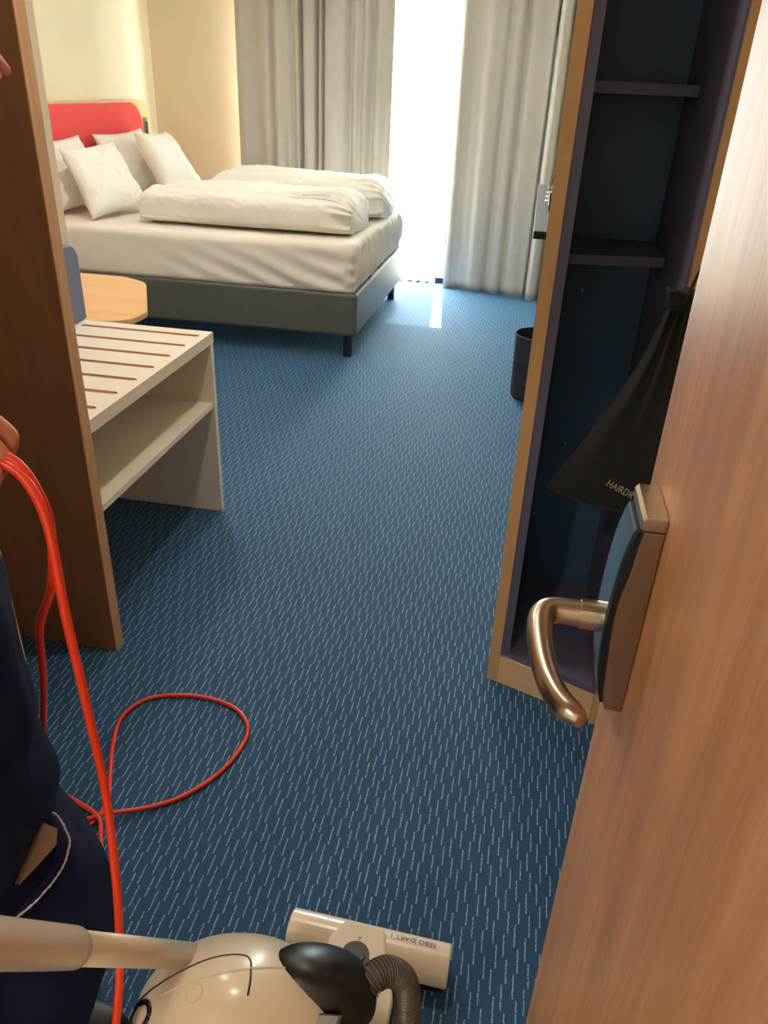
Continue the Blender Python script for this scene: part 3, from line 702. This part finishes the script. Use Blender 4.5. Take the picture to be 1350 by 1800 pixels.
# lever handle
hz, hy = 1.013, 0.560
hd = bmesh.new()
path = catmull([(DX - 0.030, hy, hz), (DX - 0.050, hy, hz), (DX - 0.066, hy - 0.001, hz), (DX - 0.0755, hy - 0.009, hz), (DX - 0.0785, hy - 0.028, hz - 0.001), (DX - 0.076, hy - 0.060, hz - 0.003), (DX - 0.070, hy - 0.090, hz - 0.004), (DX - 0.060, hy - 0.112, hz - 0.005), (DX - 0.047, hy - 0.126, hz - 0.005)], 8)
tube(hd, path, lambda q: 0.0118 - 0.0015 * q if q < 0.93 else 0.0102 - (q - 0.93) * 0.06, 24, squash=(1, 0.92)); hnd = lc_('lever_handle', hd, M['steel'], smooth=True)
bm = bmesh.new(); tube(bm, [(DX - 0.026, hy, hz), (DX - 0.0445, hy, hz)], 0.0132, 28); lc_('handle_collar', bm, M['steel'], hnd)

# ================================================================== BIN
t = thing('waste_bin', 'round black ribbed waste bin standing on the carpet under the desk', 'bin', (0.125, 3.95, 0))
bm = bmesh.new(); out = [(0.0, 0.002), (0.112, 0.002), (0.118, 0.01)]
N = 26
for i in range(N):
    z = 0.015 + (0.31 - 0.015) * i / (N - 1); r = 0.119 + 0.008 * i / (N - 1); out += [(r, z), (r + 0.0018, z + 0.005)]
out += [(0.129, 0.325), (0.129, 0.33), (0.125, 0.33), (0.116, 0.02), (0.0, 0.018)]
bm = bmesh.new(); pr = [(max(r, 0.0005), z) for r, z in out]; lathe(bm, pr, 48); obj('bin_body', bm, M['bin'], t)
bm = bmesh.new(); lathe(bm, [(0.1255, 0.3305), (0.1295, 0.3305), (0.1295, 0.333), (0.1255, 0.333)], 48, closed=True); obj('rim', bm, M['socket'], t)

# ================================================================== DESK
t = thing('desk', 'blue grey desk top on the right wall in front of the curtain', 'desk', (0.33, 4.8, 0))
obj('desktop', bx(-0.308, 0.298, -1.03, 1.05, 0.822, 0.85, bev=0.002), M['desk'], t)
obj('front_edge', bx(-0.308, 0.298, -1.034, -1.0302, 0.815, 0.848), M['black'], t)
obj('wall_bracket', bx(0.20, 0.298, -0.6, -0.56, 0.6, 0.821), M['blackmetal'], t)
obj('wall_bracket', bx(0.20, 0.298, 0.6, 0.64, 0.6, 0.821), M['blackmetal'], t)
t = thing('coiled_cable', 'white coiled cable with a thin black lead standing on the desk edge', 'cable', (0.105, 4.75, 0.851))
bm = bmesh.new(); pth = [(0.035 * math.cos(a) * (1 - a * 0.008), 0.05 * math.sin(a), 0.010 + 0.0035 * a) for a in [i * 0.25 for i in range(90)]]
tube(bm, pth, 0.005, 8); obj('cable', bm, M['whitepl'], t, True)
bm = bmesh.new(); tube(bm, catmull([(-0.02, 0.03, 0.03), (-0.012, 0.04, 0.12), (0.02, 0.06, 0.22), (0.05, 0.08, 0.27)], 8), 0.0025, 8); obj('lead', bm, M['black'], t, True)
t = thing('drinking_glass', 'small clear glass on the desk, half hidden by the cabinet', 'glass', (0.115, 4.45, 0.8505))
bm = bmesh.new(); lathe(bm, [(0.001, 0.0), (0.03, 0.0), (0.034, 0.09), (0.032, 0.09), (0.028, 0.008), (0.001, 0.008)], 28); 
k = NT('clear_glass'); k.b.inputs['Base Color'].default_value = (0.95, 1, 0.98, 1); k.b.inputs['Roughness'].default_value = 0.03; k.b.inputs['Transmission Weight'].default_value = 1.0
obj('glass_body', bm, k.m, t, True)

# ================================================================== VACUUM CLEANER
t = thing('upright_vacuum', 'beige upright vacuum cleaner with cream floor nozzle and grey ribbed hose', 'vacuum cleaner', (-0.12, 0.8, 0))
def vc(name, bm, m, parent=None, smooth=False):
    o = obj(name, bm, m, parent or t, smooth)
    if parent is None: o.matrix_parent_inverse = Matrix.Translation((0.12, -0.8, 0))
    return o
# nozzle head: long rounded roller housing, brush strip, centre cover
YN = 0.868
NXA, NXB = -0.272, 0.022
mz = Matrix.Translation((-0.125, YN, 0)) @ Matrix.Rotation(math.radians(-2.0), 4, 'Z') @ Matrix.Translation((0.125, -YN, 0))
def vz(name, bm, m, parent=None, smooth=False):
    bmesh.ops.transform(bm, matrix=mz, verts=bm.verts); return vc(name, bm, m, parent, smooth)
prof = [(YN - 0.036 + 0.036 * math.cos(a), 0.041 + 0.036 * math.sin(a)) for a in [i * 2 * PI / 40 for i in range(40)]]
bm = prism(prof, NXA, NXB, 'yz', bev=0.004, seg=3)
nh = vz('nozzle_housing', bm, M['noz'])
bm = prism(round_poly([(YN - 0.045, 0.012), (YN - 0.045, 0.060), (YN - 0.15, 0.046), (YN - 0.16, 0.012)], [0.0, 0.01, 0.02, 0.008], 6), NXA + 0.012, NXB - 0.085, 'yz', bev=0.005, seg=3)
vz('rear_housing', bm, M['noz'], nh)
vz('nozzle_sole', bx(NXA + 0.008, NXB - 0.008, YN - 0.062, YN - 0.012, 0.001, 0.008), M['black'], nh)
pts = round_poly([(-0.172, YN - 0.018), (-0.098, YN - 0.018), (-0.088, YN - 0.06), (-0.092, YN - 0.125), (-0.188, YN - 0.125), (-0.194, YN - 0.06)], [0.015, 0.015, 0.03, 0.02, 0.02, 0.03], 6)
bm = prism(pts, 0.060, 0.0815, 'xy', bev=0.006, seg=3); cv = vz('centre_cover', bm, M['noz'])
bm = bmesh.new(); tube(bm, [(-0.138, YN - 0.085, 0.079), (-0.138, YN - 0.085, 0.093)], 0.024, 28); tube(bm, [(-0.138, YN - 0.085, 0.093), (-0.138, YN - 0.085, 0.098)], 0.017, 28); vz('swivel_knob', bm, M['black'], cv)
def put_text(s, size, x, y, z, rz, tilt, m, parent, name='lettering'):
    me = text_mesh(s, size, 0.0002); o = bpy.data.objects.new(name, me); COL.objects.link(o); me.materials.append(m)
    mt = mz @ Matrix.Translation((x, y, z)) @ Matrix.Rotation(tilt, 4, 'X') @ Matrix.Rotation(rz, 4, 'Z'); me.transform(mt)
    o.parent = parent
    return o
put_text('SEBO', 0.0135, -0.021, YN - 0.026, 0.0765, PI, math.radians(-16), M['print_'], nh)
put_text('DART 1', 0.0135, -0.066, YN - 0.026, 0.0765, PI, math.radians(-16), M['print_'], nh)
vz('divider_line', bx(-0.0428, -0.0420, YN - 0.034, YN - 0.020, 0.0760, 0.0775), M['print_'], nh)
put_text('2', 0.013, -0.139, YN - 0.050, 0.0817, PI, 0.0, M['print_'], cv)
put_text('1', 0.013, -0.104, YN - 0.085, 0.0817, PI, 0.0, M['print_'], cv)
# neck joint
bm = bmesh.new(); tube(bm, catmull([(-0.135, YN - 0.11, 0.05), (-0.135, 0.715, 0.12), (-0.14, 0.66, 0.22)], 8), 0.030, 20); vc('neck', bm, M['black'], smooth=True)
# main body shell: rounded loft from the handle side down to the neck
def sup(c, ax, ay, rx, ry, n=40, e=0.8):
    out = []
    for k in range(n):
        a = 2 * PI * k / n; cx, sx = math.cos(a), math.sin(a)
        out.append(Vector(c) + Vector(ax) * (abs(cx) ** e * (1 if cx > 0 else -1) * rx) + Vector(ay) * (abs(sx) ** e * (1 if sx > 0 else -1) * ry))
    return out
axis_pts = [((-0.375, 0.485, 0.335), 0.012), ((-0.367, 0.488, 0.335), 0.042), ((-0.345, 0.494, 0.335), 0.068), ((-0.305, 0.505, 0.335), 0.088), ((-0.26, 0.515, 0.333), 0.096), ((-0.21, 0.530, 0.325), 0.092), ((-0.165, 0.540, 0.312), 0.080), ((-0.13, 0.548, 0.298), 0.062), ((-0.105, 0.553, 0.29), 0.038), ((-0.095, 0.555, 0.287), 0.012)]
ax = Vector((0.95, 0.25, -0.15)).normalized(); b1 = Vector((0, 0.55, 0.83)); b1 = (b1 - ax * b1.dot(ax)).normalized(); b2 = ax.cross(b1)
cen = catmull([Vector(p) for p, r in axis_pts], 4); rs = catmull([Vector((r, 0, 0)) for p, r in axis_pts], 4)
bm = bmesh.new(); loft(bm, [sup(c, b1, b2, max(0.004, r.x), max(0.004, r.x) * 1.15) for c, r in zip(cen, rs)])
shell = vc('motor_housing', bm, M['vac'], smooth=True)
dg = bpy.context.evaluated_depsgraph_get(); bvs = BVHTree.FromObject(shell, dg)
def on_shell(pts, rad, lift=0.0, frm=(0.0, 0.0, 1.4)):
    out = []
    for p in pts:
        o_ = Vector((p[0], p[1] - 0.35, p[2] + 0.9)); h = bvs.ray_cast(o_, (Vector(p) - o_).normalized())
        if h[0]: out.append(h[0] + h[1] * lift)
    return out
s1 = on_shell(catmull([(-0.372, 0.50, 0.36), (-0.33, 0.525, 0.385), (-0.28, 0.55, 0.41), (-0.24, 0.56, 0.41), (-0.225, 0.54, 0.40), (-0.22, 0.52, 0.39)], 10), 0.001)
if len(s1) > 2: bm = bmesh.new(); tube(bm, s1, 0.0013, 6); vc('seam', bm, M['black'], shell, smooth=True)
s2 = on_shell(catmull([(-0.33, 0.51, 0.37), (-0.27, 0.535, 0.39), (-0.21, 0.555, 0.40), (-0.16, 0.57, 0.40)], 10), 0.001)
if len(s2) > 2: bm = bmesh.new(); tube(bm, s2, 0.0016, 6); vc('raised_rib', bm, M['vac'], shell, smooth=True)
s3 = on_shell([(-0.285 + 0.010 * math.cos(a), 0.515 + 0.008 * math.sin(a), 0.38 + 0.008 * math.sin(a)) for a in [i * PI / 8 for i in range(17)]], 0.001)
if len(s3) > 2: bm = bmesh.new(); tube(bm, s3, 0.0014, 6); vc('button', bm, M['vac'], shell, smooth=True)
def blob(cpts, flat=0.85, e=0.9):
    cen = catmull([Vector(p) for p, r in cpts], 5); rs = catmull([Vector((r, 0, 0)) for p, r in cpts], 5)
    bm = bmesh.new(); loft(bm, [sup(c, b1, b2, max(0.004, r.x) * flat, max(0.004, r.x), e=e) for c, r in zip(cen, rs)]); return bm
fc = vc('filter_cover', blob([((-0.215, 0.560, 0.382), 0.012), ((-0.205, 0.562, 0.380), 0.032), ((-0.175, 0.568, 0.372), 0.048), ((-0.135, 0.575, 0.358), 0.054), ((-0.102, 0.580, 0.346), 0.048), ((-0.082, 0.584, 0.338), 0.028), ((-0.076, 0.585, 0.336), 0.008)]), M['black'], smooth=True)
vc('lower_cover', blob([((-0.225, 0.505, 0.335), 0.012), ((-0.215, 0.507, 0.333), 0.040), ((-0.18, 0.512, 0.325), 0.066), ((-0.14, 0.518, 0.315), 0.074), ((-0.11, 0.523, 0.305), 0.060), ((-0.09, 0.526, 0.300), 0.030), ((-0.084, 0.527, 0.298), 0.008)]), M['black'], smooth=True)
vc('rating_plate', prism([(-0.165, 0.470), (-0.115, 0.478), (-0.108, 0.528), (-0.158, 0.522)], 0.378, 0.392, 'xy', bev=0.004), M['hose'], fc)
bm = bmesh.new(); rg = on_shell([(-0.352 + 0.016 * math.cos(a), 0.488 + 0.012 * math.sin(a), 0.36 + 0.012 * math.sin(a)) for a in [i * PI / 10 for i in range(21)]], 0.001)
if len(rg) > 6: tube(bm, rg, 0.0035, 8); vc('cable_socket', bm, M['black'], shell, smooth=True)
# ribbed hose
hp = catmull([(-0.10, 0.570, 0.352), (-0.080, 0.596, 0.366), (-0.060, 0.615, 0.352), (-0.042, 0.626, 0.312), (-0.034, 0.620, 0.25), (-0.034, 0.60, 0.19), (-0.05, 0.585, 0.15), (-0.09, 0.58, 0.14), (-0.13, 0.60, 0.18)], 70)
NH = len(hp); bm = bmesh.new(); tube(bm, hp, lambda q: 0.0180 + 0.0020 * math.sin(q * 2 * PI * 66), 20); vc('ribbed_hose', bm, M['hose'], smooth=True)
# handle tube
bm = bmesh.new(); tube(bm, [(-0.318, 0.588, 0.342), (-0.354, 0.395, 0.657)], 0.0155, 24, squash=(1, 1.1)); tb = vc('handle_tube', bm, M['vac'], smooth=True)
bm = bmesh.new(); tube(bm, catmull([(-0.353, 0.400, 0.649), (-0.3475, 0.318, 0.786), (-0.350, 0.235, 0.925), (-0.37, 0.16, 1.0), (-0.42, 0.10, 1.03)], 8), lambda q: 0.0185 + 0.001 * q, 24, squash=(1, 1.1)); vc('handle_grip', bm, M['vac'], smooth=True)

# ================================================================== PERSON (cropped at the left edge of the photo)
def skin_mesh(name, verts, edges, radii, m, parent=None, sub=2, root=0):
    me = bpy.data.meshes.new(name); me.from_pydata(verts, edges, []); o = bpy.data.objects.new(name, me); COL.objects.link(o); me.materials.append(m)
    sk = o.modifiers.new('skin', 'SKIN'); sk.use_smooth_shade = True; sk.use_x_symmetry = False
    L = me.skin_vertices[0].data
    for i, r in enumerate(radii):
        L[i].radius = r if isinstance(r, tuple) else (r, r); L[i].use_root = (i == root)
    subsurf(o, sub)
    if parent: o.parent = parent
    return o
t = thing('person', 'person in navy work clothes at the left edge, holding the orange red cable', 'person', (-0.64, 0.50, 0))
V, Ed, R_ = [], [], []
def sv(p, r, frm=None):
    V.append(p); R_.append(r); i = len(V) - 1
    if frm is not None: Ed.append((frm, i))
    return i
PX, PY = -0.64, 0.50
pel = sv((PX, PY, 0.92), (0.12, 0.09))
sp1 = sv((PX, PY + 0.0, 1.08), (0.10, 0.08), pel); ch = sv((PX - 0.01, PY - 0.01, 1.26), (0.12, 0.09), sp1); up_ = sv((PX - 0.01, PY, 1.38), (0.085, 0.07), ch)
nk = sv((PX - 0.005, PY - 0.005, 1.435), 0.052, up_); jaw = sv((PX + 0.022, PY, 1.495), (0.060, 0.066), nk); hdv = sv((PX + 0.012, PY, 1.565), (0.082, 0.092), jaw); crn = sv((PX - 0.004, PY, 1.625), (0.072, 0.082), hdv)
nose = sv((PX + 0.108, PY, 1.545), 0.011, hdv); ear1 = sv((PX + 0.005, PY - 0.090, 1.55), 0.013, hdv); ear2 = sv((PX + 0.005, PY + 0.090, 1.55), 0.013, hdv)
sh1 = sv((PX - 0.02, PY - 0.17, 1.34), 0.052, up_); el1 = sv((PX - 0.13, PY - 0.12, 1.08), 0.040, sh1)
wr1 = sv((-0.595, 0.555, 1.085), (0.024, 0.028), el1); pm1 = sv((-0.545, 0.588, 1.085), (0.018, 0.032), wr1)
sh2 = sv((PX - 0.02, PY + 0.17, 1.34), 0.052, up_); el2 = sv((PX - 0.17, PY + 0.26, 1.14), 0.040, sh2)
wr2 = sv((-0.66, 0.79, 1.33), (0.024, 0.028), el2); pm2 = sv((-0.615, 0.785, 1.395), (0.018, 0.032), wr2)
for s in (-1, 1):
    hp_ = sv((PX, PY + 0.085 * s, 0.86), 0.080, pel); kn = sv((PX + 0.02, PY + 0.10 * s, 0.48), 0.056, hp_); an = sv((PX - 0.01, PY + 0.10 * s, 0.09), 0.030, kn); ft = sv((PX + 0.14, PY + 0.105 * s, 0.045), (0.018, 0.022), an)
def finger(root, pts, r=0.0088):
    i = root
    for q, p in enumerate(pts): i = sv(p, r * (1 - 0.10 * q), i)
for k, (dy, ln) in enumerate(((0.028, 0.95), (0.009, 1.05), (-0.010, 1.0), (-0.027, 0.8))):
    by = 0.598 + dy * 0.9; bz = 1.096 - 0.011 * k
    finger(pm1, [(-0.520, by, bz + 0.006), (-0.494, by + 0.004, bz + 0.002), (-0.477, by + 0.006, bz - 0.015 * ln), (-0.484, by + 0.005, bz - 0.034 * ln), (-0.500, by + 0.003, bz - 0.040 * ln)], 0.0112)
finger(pm1, [(-0.553, 0.572, 1.058), (-0.522, 0.578, 1.036), (-0.492, 0.590, 1.028)], 0.0125)
for k, dy in enumerate((0.026, 0.009, -0.009, -0.026)):
    finger(pm2, [(-0.590, 0.785 + dy, 1.415), (-0.565, 0.783 + dy, 1.422 - 0.003 * k), (-0.543, 0.779 + dy, 1.411 - 0.003 * k), (-0.527, 0.775 + dy, 1.394 - 0.004 * k)], 0.0086)
finger(pm2, [(-0.600, 0.752, 1.375), (-0.575, 0.748, 1.366), (-0.550, 0.746, 1.362)], 0.0098)
body = skin_mesh('body', V, Ed, R_, M['skin'], None); body.parent = t; body.matrix_parent_inverse = Matrix.Translation((0.64, -0.50, 0))
def pc(name, bm, m, parent=None, smooth=True):
    o = obj(name, bm, m, parent or t, smooth)
    if parent is None: o.matrix_parent_inverse = Matrix.Translation((0.64, -0.50, 0))
    return o
def garment(bm, rows, n=72, seed=1, amp=0.010, inner=0.0):
    rings = []
    for (cx, cy, z, rx, ry) in rows:
        ring = []
        for k in range(n):
            a = 2 * PI * k / n; d = amp * nz(math.cos(a) * 2.2, math.sin(a) * 2.2, z * 5, 1.4, seed) * 1.4 + amp * 0.4 * math.sin(a * 9 + z * 7)
            d += amp * 0.9 * (abs(nz(math.cos(a) * 1.6 + z * 1.5, math.sin(a) * 1.6, z * 9, 1.5, seed + 3)) - 0.25)
            ring.append((cx + (rx + d) * math.cos(a), cy + (ry + d) * math.sin(a), z + 0.2 * amp * math.sin(a * 5)))
        rings.append(ring)
    loft(bm, rings)
def rows(pts, per=5):
    out = []
    for p in catmull([Vector((a, b, c)) for a, b, c, d, e in pts], per): out.append(p)
    rr_ = catmull([Vector((d, e, 0)) for a, b, c, d, e in pts], per)
    return [(p.x, p.y, p.z, r.x, r.y) for p, r in zip(out, rr_)]
# tunic
bm = bmesh.new(); garment(bm, rows([(-0.64, 0.50, 0.615, 0.172, 0.178), (-0.64, 0.50, 0.66, 0.182, 0.182), (-0.64, 0.50, 0.72, 0.170, 0.175), (-0.64, 0.50, 0.79, 0.182, 0.182), (-0.64, 0.50, 0.90, 0.162, 0.180), (-0.64, 0.50, 0.98, 0.140, 0.172), (-0.645, 0.50, 1.08, 0.118, 0.160), (-0.65, 0.49, 1.25, 0.132, 0.185), (-0.65, 0.50, 1.36, 0.105, 0.17), (-0.645, 0.50, 1.42, 0.07, 0.08)], 6), seed=4, amp=0.008)
tu = pc('tunic', bm, M['uniform'])
bm = bmesh.new(); tube(bm, catmull([(-0.655, 0.33, 1.355), (-0.71, 0.345, 1.24), (-0.758, 0.372, 1.12)], 8), lambda q: 0.070 - 0.012 * q + 0.004 * math.sin(q * 20), 28); pc('sleeve', bm, M['uniform'], tu)
bm = bmesh.new(); tube(bm, catmull([(-0.655, 0.67, 1.355), (-0.74, 0.72, 1.25), (-0.795, 0.75, 1.17)], 8), lambda q: 0.070 - 0.012 * q + 0.004 * math.sin(q * 20), 28); pc('sleeve', bm, M['uniform'], tu)
# trousers
bm = bmesh.new(); garment(bm, rows([(-0.64, 0.50, 0.27, 0.150, 0.175), (-0.64, 0.50, 0.29, 0.180, 0.190), (-0.64, 0.50, 0.33, 0.208, 0.210), (-0.64, 0.50, 0.40, 0.219, 0.218), (-0.64, 0.50, 0.48, 0.212, 0.212), (-0.64, 0.50, 0.55, 0.190, 0.190), (-0.64, 0.50, 0.612, 0.165, 0.165), (-0.64, 0.50, 0.70, 0.150, 0.155), (-0.64, 0.50, 0.90, 0.135, 0.155)], 6), seed=9, amp=0.009)
tr = pc('trousers', bm, M['uniform'])
for s_i in (-1, 1):
    bm = bmesh.new(); garment(bm, rows([(-0.655, 0.50 + 0.095 * s_i, 0.07, 0.078, 0.078), (-0.655, 0.50 + 0.095 * s_i, 0.16, 0.080, 0.080), (-0.65, 0.50 + 0.095 * s_i, 0.30, 0.095, 0.092), (-0.645, 0.50 + 0.09 * s_i, 0.40, 0.105, 0.098)], 6), seed=14 + s_i, amp=0.007, n=48); pc('trouser_leg', bm, M['uniform'], tr)
dg = bpy.context.evaluated_depsgraph_get(); bvt = BVHTree.FromObject(tr, dg)
def on_leg(pts, lift):
    out = []
    for p in pts:
        h = bvt.ray_cast(Vector((0, 0, 1.4)), (Vector(p) - Vector((0, 0, 1.4))).normalized())
        if h[0]: out.append(h[0] + h[1] * lift * (1 if h[1].dot(Vector((0, 0, 1.4)) - h[0]) > 0 else -1))
    return out
sp_ = on_leg(catmull([(-0.448, 0.500, 0.690), (-0.433, 0.503, 0.694), (-0.420, 0.499, 0.681), (-0.413, 0.493, 0.665), (-0.419, 0.48, 0.64), (-0.439, 0.461, 0.612), (-0.467, 0.443, 0.588), (-0.50, 0.42, 0.565)], 10), 0.0065)
pk = []
for a_ in catmull([(-0.452, 0.500, 0.682), (-0.436, 0.500, 0.684), (-0.426, 0.494, 0.675), (-0.421, 0.488, 0.660), (-0.427, 0.475, 0.636), (-0.446, 0.456, 0.608), (-0.474, 0.438, 0.584), (-0.505, 0.415, 0.561)], 10): pk.append(a_)
pk = on_leg(pk, 0.002)
if len(sp_) > 4:
    bm = bmesh.new(); tube(bm, sp_, lambda q: 0.0014 + 0.0005 * math.sin(q * 260), 6); pc('stitching', bm, M['stitch'], tr)
    bm = bmesh.new(); tube(bm, pk, 0.0055, 10, squash=(1, 0.6)); pc('pocket_hem', bm, M['uniform'], tr)
clt = on_leg([(-0.451, 0.505, 0.677), (-0.436, 0.503, 0.668), (-0.434, 0.497, 0.655), (-0.452, 0.482, 0.634), (-0.470, 0.470, 0.615)], 0.010)
clb = on_leg([(-0.4515, 0.505, 0.676), (-0.437, 0.503, 0.667), (-0.435, 0.497, 0.654), (-0.453, 0.482, 0.633), (-0.4705, 0.470, 0.6145)], 0.003)
if len(clt) == 5 and len(clb) == 5:
    bm = bmesh.new(); A_ = [bm.verts.new(p) for p in clt]; B_ = [bm.verts.new(p) for p in clb]; bm.faces.new(A_); bm.faces.new(B_[::-1])
    for i in range(5): bm.faces.new((A_[i], A_[(i + 1) % 5], B_[(i + 1) % 5], B_[i]))
    tag(obj('cleaning_cloth', bm, M['cloth']), 'beige cloth tucked into the stitched pocket of the navy trousers', 'cloth')
for s in (-1, 1):
    bm = bmesh.new(); tube(bm, catmull([(-0.68, 0.50 + 0.10 * s, 0.035), (-0.62, 0.50 + 0.10 * s, 0.045), (-0.54, 0.50 + 0.105 * s, 0.04), (-0.49, 0.50 + 0.105 * s, 0.032)], 6), lambda q: 0.030 + 0.016 * math.sin(q * PI), 20, squash=(1, 0.9)); pc('shoe', bm, M['shoe'])
bm = bmesh.new(); bmesh.ops.create_uvsphere(bm, u_segments=28, v_segments=18, radius=1.0)
bmesh.ops.delete(bm, geom=[v for v in bm.verts if v.co.z < -0.45 or (v.co.x > 0.35 and v.co.z < 0.15)], context='VERTS')
for v in bm.verts: v.co = Vector((PX - 0.008 + v.co.x * 0.094, PY + v.co.y * 0.093, 1.592 + v.co.z * 0.098))
for s_i in (-1, 1):
    be = bmesh.new(); bmesh.ops.create_uvsphere(be, u_segments=14, v_segments=10, radius=0.012, matrix=Matrix.Translation((PX + 0.080, PY + 0.032 * s_i, 1.570))); pc('eye', be, M['whitepl'])
    be = bmesh.new(); bmesh.ops.create_uvsphere(be, u_segments=12, v_segments=8, radius=0.006, matrix=Matrix.Translation((PX + 0.0875, PY + 0.032 * s_i, 1.570))); pc('iris', be, M['hair'])
be = bmesh.new(); tube(be, catmull([(PX + 0.072, PY - 0.022, 1.503), (PX + 0.082, PY, 1.500), (PX + 0.072, PY + 0.022, 1.503)], 6), 0.0045, 10); pc('mouth', be, M['nail'])
ho = pc('hair', bm, M['hair']); so = ho.modifiers.new('s', 'SOLIDIFY'); so.thickness = 0.012

# ================================================================== CABLE
bm = bmesh.new()
strand = catmull([(-0.56, 0.60, 1.040), (-0.525, 0.606, 1.060), (-0.488, 0.606, 1.066), (-0.455, 0.604, 1.051), (-0.430, 0.592, 1.008), (-0.418, 0.576, 0.914), (-0.408, 0.568, 0.79), (-0.400, 0.560, 0.669), (-0.380, 0.520, 0.571), (-0.374, 0.495, 0.490), (-0.368, 0.463, 0.43), (-0.372, 0.42, 0.33), (-0.385, 0.38, 0.20), (-0.40, 0.30, 0.06), (-0.46, 0.20, 0.008), (-0.60, 0.10, 0.006), (-0.80, 0.20, 0.006), (-0.90, 0.5, 0.006), (-0.88, 0.80, 0.006), (-0.78, 0.93, 0.006)], 10)
tube(bm, strand, 0.0050, 12)
strand = catmull([(-0.555, 0.618, 1.045), (-0.52, 0.612, 1.064), (-0.488, 0.612, 1.073), (-0.460, 0.612, 1.057), (-0.441, 0.608, 1.02), (-0.446, 0.616, 0.975), (-0.472, 0.636, 0.90), (-0.517, 0.660, 0.815), (-0.552, 0.690, 0.70), (-0.60, 0.725, 0.56), (-0.68, 0.80, 0.36), (-0.80, 0.90, 0.12), (-0.90, 1.00, 0.012), (-0.92, 1.045, 0.006), (-0.87, 1.055, 0.006), (-0.80, 1.035, 0.007), (-0.745, 1.005, 0.016), (-0.72, 0.965, 0.008), (-0.705, 0.925, 0.006), (-0.74, 0.89, 0.006)], 10)
tube(bm, strand, 0.0050, 12)
loop = catmull([(-0.84, 0.93, 0.006), (-0.78, 0.975, 0.006), (-0.755, 1.005, 0.006), (-0.755, 1.06, 0.006), (-0.785, 1.13, 0.006), (-0.822, 1.215, 0.006), (-0.843, 1.30, 0.006), (-0.815, 1.37, 0.006), (-0.74, 1.405, 0.006), (-0.65, 1.41, 0.006), (-0.573, 1.385, 0.006), (-0.528, 1.33, 0.006), (-0.525, 1.26, 0.006), (-0.548, 1.18, 0.006), (-0.60, 1.105, 0.006), (-0.66, 1.06, 0.007), (-0.74, 1.015, 0.016), (-0.80, 0.985, 0.006), (-0.86, 0.96, 0.006)], 10)
tube(bm, loop, 0.0048, 12)
tag(obj('power_cable', bm, M['cord'], None, True), 'orange red power cable hanging from a hand and looping on the carpet', 'cable')

# ================================================================== LAMPS THAT LIGHT THE ENTRY, PLUS AN ADDED BEDROOM FILL
def downlight(x, y, watts, label, size=0.16, color=(1.0, 0.84, 0.66)):
    t = thing('ceiling_light', label, 'lamp', (x, y, 2.6))
    bm = bmesh.new(); lathe(bm, [(0.075, -0.012), (0.10, -0.012), (0.10, -0.001), (0.075, -0.001)], 36, closed=True); obj('trim_ring', bm, M['whitepl'], t)
    bm = bmesh.new(); lathe(bm, [(0.074, -0.006), (0.074, -0.002)], 36); obj('diffuser', bm, M['lampglow'], t)
    ld = bpy.data.lights.new('lamp_light', 'AREA'); ld.shape = 'DISK'; ld.size = size; ld.energy = watts; ld.color = color
    lo = bpy.data.objects.new('lamp_light', ld); COL.objects.link(lo); lo.parent = t; lo.location = (0, 0, -0.016)
downlight(-0.45, 1.75, LAMP_CORRIDOR, 'round recessed ceiling light over the entry corridor')
downlight(-1.0, -1.2, LAMP_HALL, 'round recessed ceiling light in the hallway outside the room')
downlight(-1.6, 3.5, FILL_ROOM, 'added round ceiling fill light brightening the bedroom in front of the bed', size=0.2, color=(1.0, 0.94, 0.86))  # unseen fill, added to lift the bedding and bedroom end
